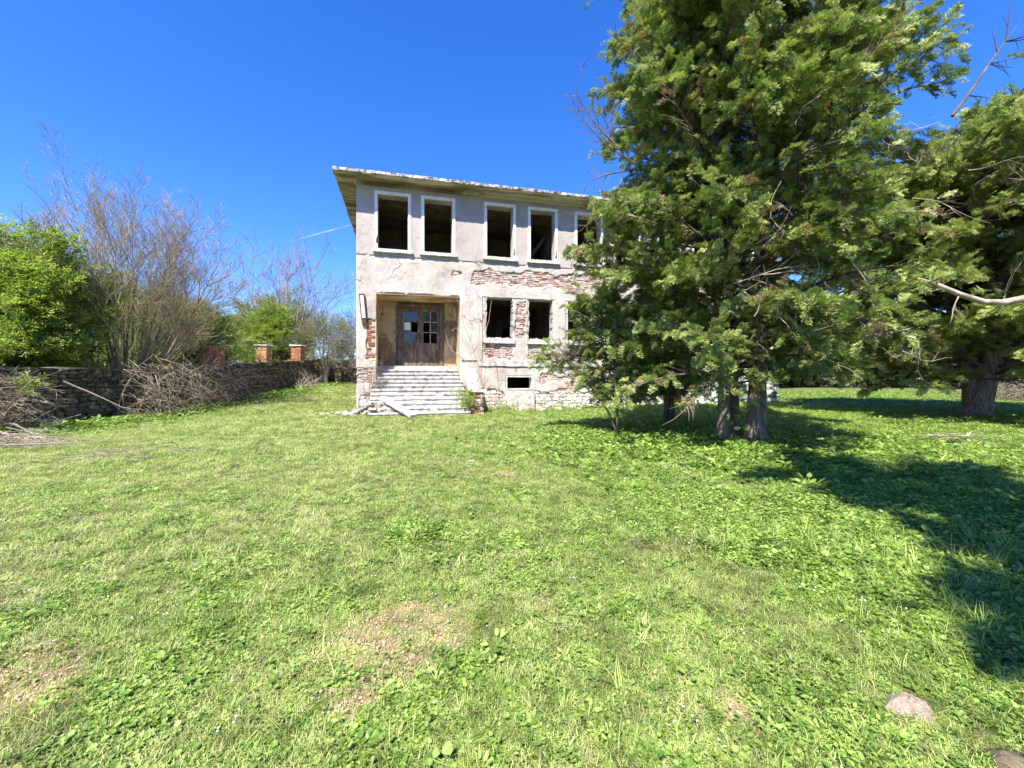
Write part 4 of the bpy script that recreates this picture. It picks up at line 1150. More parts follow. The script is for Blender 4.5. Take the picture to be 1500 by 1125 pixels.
# leafy trees
def leafy(root, n, centre, rad, protos, size, stems_=None, layered=0.0, gap=-0.2, trunk_mat='bark', stem_top=0.6, fr=0.9, hollow=0.45):
    sp = Sprays(); mb = MB()
    cx, cy, cz = centre; rx, ry, rz = rad
    ns_ = stems_ or 6
    tips = []
    for k in range(ns_):
        a = k * 6.283 / ns_ + rng.uniform(-.4, .4); rr = rng.uniform(0.25, 0.75)
        tp = Vector((cx + rx * rr * math.cos(a), cy + ry * rr * math.sin(a), cz + rz * rng.uniform(0, stem_top)))
        b0 = Vector((rng.uniform(-.25, .25) + cx * 0.3, rng.uniform(-.2, .2) + cy * 0.3, -0.1))
        m1_ = b0.lerp(tp, 0.4) + Vector((0, 0, 0.3))
        mb.tube([b0, m1_, b0.lerp(tp, 0.75), tp], [0.09, 0.06, 0.04, 0.012], 6)
        for j in range(7):
            s = rng.uniform(0.3, 1.0); q = m1_.lerp(tp, s)
            dead(mb, q, Vector((rng.uniform(-1, 1), rng.uniform(-1, 1), rng.uniform(-.2, .8))), rng.uniform(0.5, 1.0) * rx * 0.5, 0.02, 5, 0.15, 3, 1)
    c = 0
    while len(sp.P) < n and c < n * 12:
        c += 1
        d = Vector((rng.gauss(0, 1), rng.gauss(0, 1), rng.gauss(0, 1))).normalized()
        lump = 0.80 + 0.50 * noise.noise(d * 1.9 + Vector((cx, cy, cz))) + 0.30 * noise.noise(d * 5.0 + Vector((cx, cy, 1)))
        rr = lump * (hollow + (1 - hollow) * rng.random() ** 0.5)
        p = Vector((cx + d.x * rx * rr, cy + d.y * ry * rr, cz + d.z * rz * rr))
        if p.z < 0.15: continue
        q = noise.noise(Vector((p.x * fr, p.y * fr, p.z * fr * (1 + layered))))
        if q < gap: continue
        dd = Vector((d.x, d.y, d.z * 0.5 + 0.1)) + Vector((rng.uniform(-.6, .6), rng.uniform(-.6, .6), rng.uniform(-.4, .5)))
        sp.add(p, dd, rng.uniform(*size))
    mb.build('trunk', M[trunk_mat], root)
    sp.build('crown', protos, root)
def tree(name, loc, label, cat, *a, group=None, **k):
    r = empty(name, (loc[0], loc[1], hgt(*loc)))
    tag(r, label, cat, group)
    leafy(r, *a, **k); return r
tree('leafy_tree', (-16.2, 13.6), 'dense bright spring-green tree spreading over the stone wall at the left edge', 'tree',
     8200, (-0.6, 0, 3.2), (3.5, 2.2, 3.3), FRESH, (0.34, 0.60), 9, 1.3, -0.16)
tree('green_shrub', (-15.9, 20.6), 'green leafy shrub behind the wall between the bare tree and the ochre pillar', 'shrub',
     4200, (0, 0, 2.5), (2.4, 1.4, 2.5), MIDL, (0.30, 0.55), 7, 0.3, -0.12)
tree('green_shrub', (-17.8, 21.5), 'loose green bush seen through the stems of the bare tree', 'shrub',
     2600, (0, 0, 2.2), (2.8, 1.6, 2.3), MIDL, (0.4, 0.7), 7, 0.3, -0.2)
tree('round_conifer', (-15.7, 27.5), 'bright green pointed bush directly behind the ochre pillar', 'bush',
     3600, (0, 0, 2.6), (1.7, 1.5, 2.9), FRESH, (0.30, 0.5), 4, 0.2, -0.3)
tree('grey_shrub', (-12.3, 27.9), 'grey-green twiggy shrub with a forked trunk at the far corner of the wall', 'shrub',
     3400, (-0.3, 0.2, 2.6), (2.5, 1.6, 2.3), GREYL, (0.4, 0.7), 9, 0.3, -0.25, 'dead')
tree('grey_shrub', (-13.4, 33.5), 'tall grey budding thicket beyond the far cross wall', 'shrub',
     3600, (2.0, 0.4, 2.8), (4.5, 2.0, 2.8), GREYL, (0.5, 0.9), 9, 0.3, -0.25, 'dead')
# far belt left and right
k = 0
for (x, y, rx, rz, lab, pr) in ((-24, 24, 4.5, 3.0, 'olive bush behind the bright green tree at far left', MIDL), (-30, 34, 6, 4.2, 'large olive tree far behind the stone wall', MIDL), (-21, 36, 5, 3.6, 'green tree in the gap between the two bare trees', MIDL),
                            (-8, 48, 8, 3.6, 'far grey-green tree whose top shows beside the building corner', GREYL)):
    tree('background_tree', (x, y), lab, 'tree', 3000, (0, 0, rz * 0.9), (rx, 2.5, rz), pr, (0.7, 1.2), 5, 0.2, -0.2, fr=0.5, group='trees beyond the stone wall')
RB = [(19, 43, 4.5, 4.2, 'dark tree just right of the building end, beyond the far kerb'), (26, 45, 5, 5.0, 'dense dark tree second from the building end, beyond the far kerb'), (33, 47, 5.5, 5.5, 'dark tree behind the gap between the two conifers'), (40, 45, 5.5, 5.0, 'rounded dark tree seen below the right conifer crown'),
      (47, 42, 5, 4.6, 'dark tree just left of the leaning grey trunk'), (55, 43, 6, 6, 'tall dark tree behind the leaning grey trunk'), (64, 42, 6, 6.5, 'dark tree behind the brown brushwood at the right edge')]
for (x, y, rx, rz, lab) in RB:
    tree('background_tree', (x, y), lab, 'tree', 2600, (0, 0, rz * 0.72), (rx * 1.15, 2.5, rz), DARKL, (0.8, 1.35), 5, 0.2, -0.3, fr=0.45, hollow=0.2, group='dark trees along the far side of the meadow')
# far low wall / kerb, shed
mb = MB(); 
for q in range(6): 
    x = 16 + q * 1.3; mb.box(x, x + 1.29, 0, 0.3, hgt(x, 40.5) - 0.2, hgt(x, 40.5) + 0.28 + rng.uniform(-.02, .02))
o = mb.build('low_kerb_wall', M['stone'], None, (0, 40.5, 0)); tag(o, 'low pale concrete wall along the far side of the meadow at right', 'wall')

# ------------------------------------------------------------------ brush heaps
def heap(name, label, cx, cy, rx, ry, top, n, Lr, rr, mat, lean=(0, 0, 0), spread=1.0, zf=None, cat='branches'):
    mb = MB()
    for k in range(n):
        x = cx + rng.gauss(0, 0.5) * rx; y = cy + rng.uniform(-1, 1) * ry
        zt = top * rng.uniform(0.05, 1.0) * max(0.15, 1 - ((x - cx) / (rx * 1.6)) ** 2)
        z = hgt(x, y) + zt
        d = Vector((rng.uniform(-1, 1), rng.uniform(-1, 1) * spread, rng.uniform(-.45, .25))) + Vector(lean)
        L = rng.uniform(*Lr); r = rng.uniform(*rr)
        d.normalize(); p0 = Vector((x, y, z)) - d * L * 0.45
        n_ = 7; pts = polyline(p0, d, L, n_, 0.10, 0.0, 0.12)
        pts = [Vector((p.x, p.y, max(p.z, hgt(p.x, p.y) + 0.02))) for p in pts]
        mb.tube(pts, [max(0.003, r * (1 - 0.8 * i / n_)) for i in range(n_ + 1)], 4)
        for j in range(rng.randrange(1, 5)):
            i = rng.randrange(2, n_)
            dd = (pts[i] - pts[i - 1]).normalized() + Vector((rng.uniform(-.8, .8), rng.uniform(-.8, .8), rng.uniform(-.5, .5)))
            q = polyline(pts[i], dd, L * rng.uniform(0.15, 0.4), 4, 0.15)
            q = [Vector((p.x, p.y, max(p.z, hgt(p.x, p.y) + 0.01))) for p in q]
            mb.tube(q, [max(0.002, r * 0.4 * (1 - 0.2 * i2)) for i2 in range(5)], 3)
    o = mb.build(name, mat); tag(o, label, cat, kind='stuff'); return o
heap('brush_heap', 'tangled heap of cut grey branches piled against the stone wall below the red pillar', -12.0, 16.0, 0.6, 2.5, 1.8, 380, (0.7, 2.0), (0.004, 0.014), M['heap'], (0.25, 0.25, -0.35), 1.3)
heap('brush_heap', 'spray of thin dark twigs lying over the wall top beside the ochre pillar', -12.2, 18.4, 0.6, 1.6, 1.7, 80, (1.2, 3.0), (0.005, 0.014), M['twig'], (0.4, 0.7, 0.15), 0.8)
heap('brush_heap', 'pile of bleached cut branches at the left edge in front of the wall', -12.2, 9.9, 0.6, 0.9, 1.5, 260, (0.6, 1.7), (0.004, 0.014), M['heap'], (0.3, 0, 0))
heap('brush_heap', 'flat scatter of bleached sticks on the grass at the left edge', -10.6, 8.9, 0.8, 0.5, 0.25, 70, (0.6, 1.8), (0.005, 0.014), M['dead'], (1.2, 0.2, 0.05), 0.5)
heap('brush_heap', 'small tuft of dry pinkish twigs at the foot of the wall near its far end', -11.9, 24.6, 0.5, 0.7, 0.7, 70, (0.7, 1.7), (0.006, 0.014), M['dead'], (0.2, 0.2, 0.6), 0.8)
heap('brush_heap', 'brown brushwood heap far off at the right edge beyond the leaning trunk', 28.2, 23.5, 2.2, 1.4, 1.0, 200, (1.0, 2.6), (0.010, 0.028), M['twig'], (0, 0, 0))
heap('twig_litter', 'thin dry twigs lying flat in the grass left of the middle', -7.6, 8.2, 2.0, 1.0, 0.04, 26, (0.25, 0.9), (0.003, 0.007), M['dead'], (1, 0.2, 0), 0.5, cat='twigs')
# single pieces
def bough(name, label, p, d, L, r, mat, kids=5, cat='branch', n=9, up=0.0, wob=0.1):
    mb = MB(); p = Vector(p); dead(mb, (0, 0, 0), Vector(d), L, r, n, wob, kids, 0, up)
    o = mb.build(name, mat, None, tuple(p)); tag(o, label, cat); return o
bough('fallen_branch', 'long bare forked branch leaning from the wall top down to the weeds', (-12.3, 11.6, 1.45), (1.2, 0.9, -0.72), 2.5, 0.028, M['dead'], 4, wob=0.08)
# leafy cut branch at the left
lb = empty('leafy_cut_branch', (-12.1, 10.4, hgt(-12.1, 10.4) + 0.35)); tag(lb, 'cut branch with a tuft of fresh green leaves sticking out of the left pile', 'branch')
mb = MB(); mb.tube([(-0.7, -0.3, -0.35), (-0.2, -0.1, 0.2), (0.15, 0, 0.62), (0.3, 0, 0.85)], [0.03, 0.025, 0.018, 0.008], 6); mb.build('stem', M['dead'], lb)
s2 = Sprays()
for k in range(34):
    s2.add((0.22 + rng.uniform(-.15, .15), rng.uniform(-.12, .12), 0.75 + rng.uniform(-.15, .25)), Vector((rng.uniform(-1, 1), rng.uniform(-1, 1), rng.uniform(-.2, .8))), rng.uniform(0.2, 0.36))
s2.build('leaves', FRESH, lb)
# bundle of sticks on the right
bs = world_at(1405, 652, 9.1); bsz = hgt(bs.x, bs.y)
for k, (dx, dy, ang, L, r, lab) in enumerate(((-0.05, 0.10, -0.42, 1.25, 0.022, 'longest pale stick, sloping down across the stick bundle on the right meadow'), (0.25, -0.02, -0.10, 1.35, 0.025, 'thick pale stick lying nearly level at the front of the stick bundle'), (-0.15, 0.0, -0.25, 0.9, 0.018, 'short grey stick at the left end of the stick bundle'), (0.1, 0.12, -0.15, 0.9, 0.015, 'thin dark stick at the back of the stick bundle'))):
    mb = MB(); dd = Vector((math.cos(ang), math.sin(ang), 0))
    dead(mb, -dd * L / 2, dd, L, r * 1.5, 7, 0.06, 3, 1, 0.0)
    o = mb.build('stick', M['dead'], None, (bs.x + dx, bs.y + dy, bsz + 0.07 + 0.02 * k)); o.scale = (1, 1, 0.4); o.location.z += 0.07; tag(o, lab, 'stick', 'sticks lying together on the right meadow')

# bare sapling by the pillar
sp0 = BM_ @ Vector((4.95, -1.05, 0.2))
sap = empty('bare_sapling', tuple(sp0)); tag(sap, 'thin leafless sapling growing beside the porch steps against the pale pillar', 'sapling')
mb = MB()
def wp(px, py, Yd): return world_at(px, py, Yd) - sp0
for pth, r in (([(706, 590, 15.7), (704, 560, 15.8), (699, 530, 15.9), (690, 500, 15.9), (680, 478, 15.9), (672, 440, 15.9)], 0.028), ([(706, 590, 15.7), (700, 548, 15.8), (684, 530, 15.9), (662, 514, 15.8), (655, 500, 15.8), (654, 490, 15.8)], 0.022),
               ([(704, 560, 15.8), (700, 520, 15.9), (702, 480, 15.9), (700, 440, 16), (698, 425, 16)], 0.02), ([(706, 590, 15.7), (705, 545, 15.8), (706, 500, 15.9), (716, 470, 16), (720, 440, 16)], 0.02),
               ([(700, 548, 15.8), (690, 520, 15.8), (678, 500, 15.8), (674, 470, 15.8), (678, 446, 15.8)], 0.016), ([(662, 485, 15.7), (668, 480, 15.8), (676, 490, 15.8), (700, 530, 15.9)], 0.014),
               ([(705, 570, 15.7), (712, 540, 15.8), (722, 530, 15.8), (726, 520, 15.8)], 0.014)):
    pts = [wp(*q) for q in pth]; n = len(pts)
    mb.tube(pts, [r * (1 - 0.75 * i / (n - 1)) for i in range(n)], 5)
    for j in range(5):
        i = rng.randrange(1, n - 1); dead(mb, pts[i].lerp(pts[i + 1], rng.random()), (pts[i + 1] - pts[i]).normalized() + Vector((rng.uniform(-.7, .7), rng.uniform(-.3, .3), 0.2)), rng.uniform(0.4, 0.9), r * 0.35, 5, 0.12, 2, 1)
mb.build('stem', M['dead'], sap)
# dry weeds left of the steps
wp0 = BM_ @ Vector((0.62, -0.55, 0.2)); dw = empty('dry_weed_clump', tuple(wp0)); tag(dw, 'tall brown dead weed stalks climbing the left edge of the porch steps', 'weeds')
mb = MB()
for k in range(16):
    dead(mb, Vector((rng.uniform(-.25, .2), rng.uniform(-.3, .2), 0)), Vector((rng.uniform(-.1, .25), rng.uniform(-.1, .2), 1)), rng.uniform(1.1, 2.5), 0.013, 7, 0.08, 6)
mb.build('stem', M['twig'], dw)
s2 = Sprays()
for k in range(40): s2.add((rng.uniform(-.2, .35), rng.uniform(-.2, .25), rng.uniform(0.4, 2.2)), Vector((rng.uniform(-1, 1), rng.uniform(-1, 1), .4)), rng.uniform(0.15, 0.28))
s2.build('leaves', GREYL, dw)
# yellow weeds by the right of the steps
p_ = BM_ @ Vector((4.05, -2.0, 0)); yw = empty('weed_clump', (p_.x, p_.y, hgt(p_.x, p_.y))); tag(yw, 'yellow-green weeds growing at the lower right corner of the steps', 'weeds')
s2 = Sprays()
for k in range(120): s2.add((rng.gauss(0, .2), rng.gauss(0, .2), rng.uniform(0.0, 0.75)), Vector((rng.uniform(-.6, .6), rng.uniform(-.6, .6), 1)), rng.uniform(0.16, 0.3))
s2.build('leaves', FRESH, yw)
# fallen concrete beam on the left of the steps
fa_ = world_at(561, 583, 15.3); fb_ = world_at(606, 614, 14.2)
fb_.z = hgt(fb_.x, fb_.y) + 0.06
dv = fb_ - fa_; ln = dv.length
mb = MB(); mb.box(0, ln, -0.14, 0.14, -0.07, 0.06, j=0.01)
m3 = Matrix((dv.normalized(), Vector((0, 0, 1)).cross(dv.normalized()).normalized(), dv.normalized().cross(Vector((0, 0, 1)).cross(dv.normalized()).normalized()))).transposed()
o = mb.build('fallen_beam', M['concrete'], None, tuple(fa_), m3.to_euler()); bevel(o, 0.012)
tag(o, 'pale concrete beam fallen diagonally across the left end of the porch steps', 'beam')
# rubble
def rubble(name, label, cx, cy, rx, ry, n, sz, mats, hgtz=0.25):
    mb = MB()
    for k in range(n):
        x = cx + rng.gauss(0, 0.5) * rx; y = cy + rng.gauss(0, 0.5) * ry; s = rng.uniform(*sz)
        z = hgt(x, y) + rng.uniform(0, hgtz) * max(0, 1 - abs(x - cx) / (rx * 1.3))
        Mx = Matrix.Translation((x, y, z)) @ Matrix.Rotation(rng.uniform(0, 6.28), 4, 'Z') @ Matrix.Rotation(rng.uniform(-.6, .6), 4, 'X')
        mb.box(-s, s, -s * 0.6, s * 0.6, -s * 0.4, s * 0.4, rng.randrange(len(mats)), s * 0.2, Mx)
    o = mb.build(name, mats); tag(o, label, 'rubble', kind='stuff'); return o
p_ = BM_ @ Vector((0.75, -1.5, 0)); rubble('rubble', 'broken brick and stone rubble heaped at the left foot of the steps', p_.x, p_.y, 0.8, 0.6, 150, (0.04, 0.13), [M['brick'], M['pale_stone'], M['concrete']], 0.5)
p_ = BM_ @ Vector((-0.1, -0.8, 0)); rubble('rubble', 'loose pale stones in the grass at the building corner', p_.x, p_.y, 0.9, 0.6, 40, (0.03, 0.09), [M['pale_stone'], M['concrete']], 0.1)
p_ = BM_ @ Vector((6.9, -0.7, 0)); rubble('rubble', 'flat broken stones below the basement opening', p_.x, p_.y, 1.5, 0.5, 60, (0.04, 0.16), [M['pale_stone'], M['concrete'], M['brick']], 0.12)
p_ = BM_ @ Vector((9.2, -0.5, 0)); rubble('rubble', 'fallen stones along the foot of the brick wall behind the young conifer', p_.x, p_.y, 2.0, 0.4, 60, (0.04, 0.12), [M['pale_stone'], M['stone'], M['brick']], 0.12)
def rock(name, label, p, s, mat, cat='stone', sq=0.55):
    mb = MB(); n = 10; vs = []; fs = []
    for j in range(5):
        ph = j / 4 * math.pi / 2
        for i in range(n):
            a = 6.283 * i / n; r = math.cos(ph) * (1 + 0.5 * N((math.cos(a), math.sin(a), j * 0.5), 1.3, p[0]))
            vs.append((r * s * math.cos(a), r * s * 0.8 * math.sin(a), math.sin(ph) * s * sq * (1 + 0.2 * N((i, j, 0), 0.9)) - 0.02))
    for j in range(4):
        for i in range(n): fs.append((j * n + i, j * n + (i + 1) % n, (j + 1) * n + (i + 1) % n, (j + 1) * n + i))
    mb.add(vs, fs); o = mb.build(name, mat, None, p); tag(o, label, cat); return o
M['clod'] = simple_mat('dry_earth_clod', [(0.3, (0.22, 0.16, 0.11)), (0.5, (0.40, 0.32, 0.24)), (0.7, (0.55, 0.47, 0.38))], 30, 0.95, 1.0, 60, 0.02, coord='World', stretch=(1, 3, 1))
def on_ground(px, py):
    Y = 5.0
    for _ in range(30):
        X = (px - 750) / F * Y; Y = (EZ - hgt(X, Y)) * F / (py - 556)
    return ((px - 750) / F * Y, Y, hgt((px - 750) / F * Y, Y))
rock('straw_clod', 'pale dry clod of earth and straw in the weeds at lower right', on_ground(1332, 1040), 0.095, M['clod'], 'clod', 0.85)
rock('grey_stone', 'grey stone half sunk in shaded grass at the bottom right corner', on_ground(1482, 1118), 0.085, M['stone'])
for (px, py, s, lab) in ((690, 675, 0.10, 'white stone in the grass straight in front of the steps'), (672, 672, 0.06, 'smaller white stone just left of the one in front of the steps'), (514, 712, 0.05, 'small white stone in the grass left of the middle'), (758, 719, 0.04, 'tiny white stone right of the middle of the meadow'), (58, 728, 0.045, 'pale stone in the grass near the left edge')):
    rock('white_stone', lab, on_ground(px, py), s, M['sill'], 'stone', 0.35)

# ------------------------------------------------------------------ grass
def blade(mb, x, y, a, L, w, curve, r, mi=0, el=1.1):
    d = Vector((math.cos(a), math.sin(a), 0)); s = Vector((-math.sin(a), math.cos(a), 0))
    p = Vector((x, y, -0.005)); vs = []; th = el
    seg = 3
    for i in range(seg + 1):
        ww = w * (1 - (i / seg) ** 1.6) * 0.5 + 0.0004
        vs += [tuple(p - s * ww), tuple(p + s * ww)]
        p = p + (d * math.cos(th) + Vector((0, 0, 1)) * math.sin(th)) * (L / seg); th -= curve
    mb.add(vs, [(2 * i, 2 * i + 1, 2 * i + 3, 2 * i + 2) for i in range(seg)], mi)
def tuft(seed, n, L, w, spread, curve=(0.15, 0.7), el=(0.6, 1.45), mi=None):
    r = random.Random(seed); mb = MB()
    for k in range(n):
        blade(mb, r.gauss(0, spread), r.gauss(0, spread), r.uniform(0, 6.283), r.uniform(*L), r.uniform(*w), r.uniform(*curve), r, (1 if (r.random() < 0.16) else 0), r.uniform(*el))
    return mb
def rosette(seed, n, Ls, lw, round_=True):
    r = random.Random(seed); mb = MB()
    for k in range(n):
        a = k * 2.4 + r.uniform(-.3, .3); d = Vector((math.cos(a), math.sin(a), 0)); L = r.uniform(*Ls); h = r.uniform(0.3, 1.0) * Ls[1] * 0.7
        c = d * L * 0.8 + Vector((0, 0, h)); w = r.uniform(*lw)
        mb.tube([(0, 0, 0), tuple(c * 0.5 + Vector((0, 0, h * 0.2))), tuple(c)], [0.0018, 0.0015, 0.001], 3, 0)
        tl = Vector((r.uniform(-.5, .5), r.uniform(-.5, .5), 1)).normalized(); u = d - tl * d.dot(tl); u.normalize(); v = tl.cross(u)
        ln_ = w * (1.0 if round_ else 1.9)
        vs = [tuple(c + u * ln_ * 0.5 - tl * w * 0.12)]
        for q in range(8):
            t_ = 6.283 * q / 8; rr = 1 + 0.12 * math.cos(3 * t_)
            vs.append(tuple(c + u * (ln_ * 0.5 + math.cos(t_) * ln_ * 0.5 * rr) + v * math.sin(t_) * w * 0.5 * rr + tl * r.uniform(-.06, .06) * w))
        mb.add(vs, [(0, 1 + q, 1 + (q + 1) % 8) for q in range(8)], 0)
    return mb
def daisy(seed):
    r = random.Random(seed); mb = MB()
    for k in range(2):
        x, y, z = r.uniform(-.04, .04), r.uniform(-.04, .04), r.uniform(.02, .045)
        mb.tube([(x, y, 0), (x, y, z)], [0.001, 0.001], 3, 0)
        vs = [(x, y, z + 0.002)] + [(x + math.cos(q * 1.047) * 0.007, y + math.sin(q * 1.047) * 0.007, z) for q in range(6)]
        mb.add(vs, [(0, 1 + q, 1 + (q + 1) % 6) for q in range(6)], 1)
    return mb
PG = []
for k in range(4): PG.append(proto('a_grass_tuft_%d' % k, tuft(k + 1, 15, (0.03, 0.075), (0.0022, 0.0045), 0.022, (0.2, 0.75), (0.35, 1.3)), [M['grass'], M['straw']]))
for k in range(2): PG.append(proto('b_dry_tuft_%d' % k, tuft(k + 21, 14, (0.025, 0.065), (0.0018, 0.0034), 0.026, (0.1, 0.5), (0.05, 0.7)), [M['straw'], M['straw']]))
for k in range(3): PG.append(proto('c_round_weed_%d' % k, rosette(k + 31, 7, (0.02, 0.045), (0.016, 0.030)), [M['weed']]))
for k in range(2): PG.append(proto('d_long_weed_%d' % k, rosette(k + 41, 7, (0.02, 0.05), (0.012, 0.02), False), [M['weed']]))
PG.append(proto('e_flower_0', daisy(3), [M['weed'], M['petal']]))
PG.append(proto('f_tall_tuft_0', tuft(55, 14, (0.10, 0.22), (0.003, 0.006), 0.02, (0.15, 0.5), (0.8, 1.45)), [M['grass'], M['straw']]))
PG.append(proto('f_tall_tuft_1', tuft(56, 12, (0.08, 0.18), (0.003, 0.006), 0.02, (0.15, 0.5), (0.8, 1.45)), [M['grass'], M['straw']]))
mbp = MB()
for k in range(7):
    s_ = rng.uniform(0.003, 0.011); Mx = Matrix.Translation((rng.gauss(0, .035), rng.gauss(0, .035), s_ * 0.3)) @ Matrix.Rotation(rng.uniform(0, 6), 4, 'Z')
    mbp.box(-s_, s_, -s_ * .7, s_ * .7, -s_ * .5, s_ * .6, 0, s_ * .3, Mx)
M['crumb'] = simple_mat('soil_crumbs', [(0.3, (0.22, 0.13, 0.07)), (0.5, (0.46, 0.31, 0.18)), (0.7, (0.66, 0.50, 0.33))], 20, coord='World')
PG.append(proto('g_crumbs_0', mbp, [M['crumb']]))
mbp = MB()
for k in range(9):
    a_ = rng.uniform(0, 6.28); x_, y_ = rng.gauss(0, .05), rng.gauss(0, .05); L2 = rng.uniform(.02, .07)
    mbp.tube([(x_, y_, .004), (x_ + math.cos(a_) * L2, y_ + math.sin(a_) * L2, rng.uniform(.004, .02))], [0.0014, 0.0009], 3)
PG.append(proto('g_litter_1', mbp, [M['dead']]))
NG_ = {'crumb': [14, 14, 15], 'grass': [0, 1, 2, 3], 'dry': [4, 5], 'round': [6, 7, 8], 'long': [9, 10], 'flower': [11], 'tall': [12, 13]}

def nz2(x, y, s, o=0): return noise.noise(Vector((x * s + o, y * s - o, o * 0.3)))
def inside_building(x, y):
    p = BINV @ Vector((x, y, 0))
    if 0.55 < p.x < 4.75 and -2.15 < p.y: return True
    return -0.05 < p.x < L_ + .05 and p.y > -0.03 and p.y < D_
on_st = on_ground(1482, 1118)
P, Ro, S, I = [], [], [], []
def lush(x, y):
    v = smooth01((x - 0.5 + 0.12 * (y - 4)) / 2.2) * (1 if y < 12 else 0.7) + 0.5 * nz2(x, y, 0.5, 4) + 0.25 * nz2(x, y, 1.4, 9)
    v += 0.9 * max(0, 1 - math.hypot(x + 1.05, y - 2.1) / 0.5) + 1.6 * max(0, 1 - math.hypot(x + 0.95, y - 4.1) / 0.42)
    if x < -10.3 and y > 8: v += 0.6
    return v
def plant(y0, y1, dens, smin, smax, wid=1.27):
    area = 0.5 * (2 * wid) * (y1 * y1 - y0 * y0) + 1.0 * (y1 - y0)
    n = int(area * dens)
    for _ in range(n):
        y = math.sqrt(rng.uniform(y0 * y0, y1 * y1)); x = rng.uniform(-wid, wid) * y + rng.uniform(-.5, .5)
        if inside_building(x, y) or (x < WXp + 0.05 and y < 29.4): continue
        bare = 0.0
        for (bx, by, br_) in BARE:
            d_ = math.hypot(x - bx, y - by) + 0.5 * br_ * nz2(x, y, 3.0, 2)
            bare = max(bare, 1 - smooth01((d_ / br_ - 0.45) / 0.6))
        lu = lush(x, y); dn = nz2(x, y, 0.9, 5) + 0.6 * nz2(x, y, 2.7, 7)
        if rng.random() < bare * 0.86 and rng.random() < 0.95: 
            kind = 'crumb' if rng.random() < 0.42 else ('dry' if rng.random() < 0.8 else 'grass')
        else:
            r = rng.random()
            if dn > 0.5 and lu < 0.5 and r < 0.3: continue
            wr = 0.07 + 0.50 * smooth01(lu - 0.1) + 0.22 * smooth01((nz2(x, y, 1.8, 12) - 0.1) * 4)
            if r < wr: kind = 'round' if nz2(x, y, 2.2, 15) > -0.15 else 'long'
            elif r < wr + 0.003: kind = 'flower' if y < 6 else 'grass'
            elif r < wr + 0.006 + (0.03 if lu > 0.5 else 0.003): kind = 'tall'
            elif r > 1.0 - (0.20 - 0.16 * smooth01(lu) + 0.14 * smooth01(dn * 3)): kind = 'dry'
            else: kind = 'grass'
        s = rng.uniform(smin, smax) * (1 + 0.30 * smooth01(lu - 0.2))
        if kind == 'tall' and y > 4: s *= 0.45
        if kind in ('long', 'round') and y > 5.5: s *= 0.72
        if abs(x - bs.x) < 0.9 and abs(y - bs.y) < 0.35: s *= 0.45
        if math.hypot(x - 1.86, y - 1.93) < 0.075 or math.hypot(x - on_st[0], y - on_st[1]) < 0.07: continue
        if kind in ('long', 'round') and rng.random() < 0.05: s *= rng.uniform(1.2, 1.7)
        P.append((x, y, hgt(x, y))); Ro.append((rng.uniform(-.25, .25), rng.uniform(-.25, .25), rng.uniform(0, 6.283))); S.append(s); I.append(rng.choice(NG_[kind]))
plant(0.9, 3.2, 2100, 0.5, 0.9)
plant(3.2, 6.0, 1100, 0.6, 1.1)
plant(6.0, 10.5, 500, 0.8, 1.4)
plant(10.5, 18, 160, 1.2, 2.1)
plant(18, 36, 32, 2.0, 3.2)
gob = scatter('grass', P, Ro, S, I, PG); tag(gob, 'short spring grass mixed with clover-like weeds and dry straw covering the meadow', 'grass', kind='stuff')
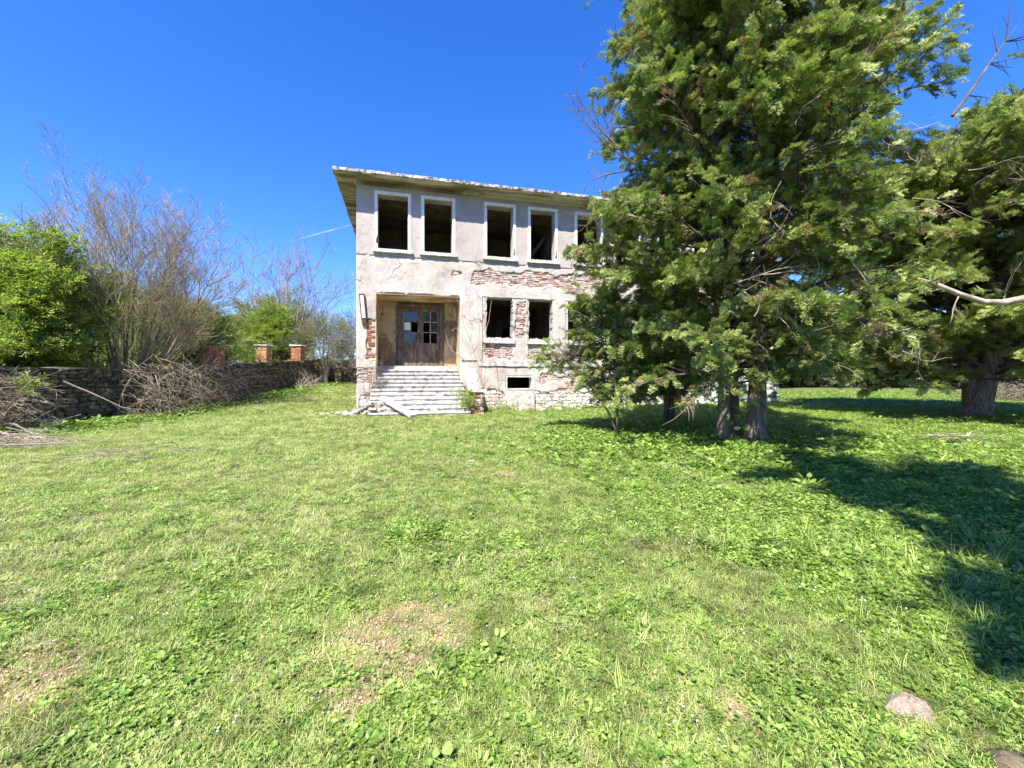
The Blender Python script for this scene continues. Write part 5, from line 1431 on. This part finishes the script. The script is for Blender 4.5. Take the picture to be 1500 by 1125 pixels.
# taller weeds along the wall foot, under the trees, along the building
P, Ro, S, I = [], [], [], []
def band(n, fx, smin, smax, kinds):
    for _ in range(n):
        x, y = fx()
        if inside_building(x, y) or x < WXp + 0.02: continue
        P.append((x, y, hgt(x, y))); Ro.append((rng.uniform(-.3, .3), rng.uniform(-.3, .3), rng.uniform(0, 6.283))); S.append(rng.uniform(smin, smax)); I.append(rng.choice(NG_[rng.choice(kinds)]))
band(2600, lambda: (WXp + abs(rng.gauss(0, 0.7)), rng.uniform(8, 28)), 2.0, 4.8, ['round', 'long', 'long'])
band(6200, lambda: (MX + rng.gauss(-0.3, 2.0), MY + rng.gauss(0.3, 1.5)), 1.5, 3.2, ['round', 'long', 'round', 'long', 'grass'])
band(1500, lambda: tuple((BM_ @ Vector((rng.uniform(7.5, 20), -abs(rng.gauss(0, 0.6)), 0)))[:2]), 1.6, 3.2, ['round', 'long', 'grass'])
band(900, lambda: tuple((BM_ @ Vector((rng.uniform(-0.5, 7.5), -0.1 - abs(rng.gauss(0, 0.35)), 0)))[:2]), 1.3, 2.6, ['dry', 'tall', 'grass'])
band(1200, lambda: (RX + rng.gauss(0, 2.2), RY + rng.gauss(0, 1.0)), 1.5, 3.2, ['round', 'long', 'grass'])
wob_ = scatter('undergrowth', P, Ro, S, I, PG); tag(wob_, 'taller leafy weeds at the wall foot and around the conifer trunks', 'weeds', kind='stuff')

# ------------------------------------------------------------------ contrail high in the sky
m, nt, out = new_mat('thin_vapour'); g = G(nt)
co = g.n('ShaderNodeTexCoord').outputs['Object']
t_ = g.n('ShaderNodeBsdfTransparent'); d_ = g.n('ShaderNodeBsdfDiffuse'); d_.inputs[0].default_value = (0.8, 0.8, 0.8, 1)
mx = g.n('ShaderNodeMixShader'); g.l(g.ramp(g.noise(co, 0.02, 4), [(0.35, 0.04), (0.7, 0.24)]), mx.inputs[0]); g.l(t_.outputs[0], mx.inputs[1]); g.l(d_.outputs[0], mx.inputs[2]); g.l(mx.outputs[0], out.inputs[0])
M['vapour'] = m
mb = MB(); a = world_at(438, 350, 1400); b = world_at(530, 325, 1300)
mb.tube([a.lerp(b, i / 12) for i in range(13)], [0.3 + 1.9 * math.sin(math.pi * min(1, (i + 0.8) / 13)) for i in range(13)], 8)
o = mb.build('contrail', M['vapour'], smooth=True); tag(o, 'faint white vapour trail in the sky left of the roof corner', 'contrail', kind='structure')

print('COUNTS', n1, n2, n3, n4, 'bricks', len(cand), 'stones', len(stones), ns)
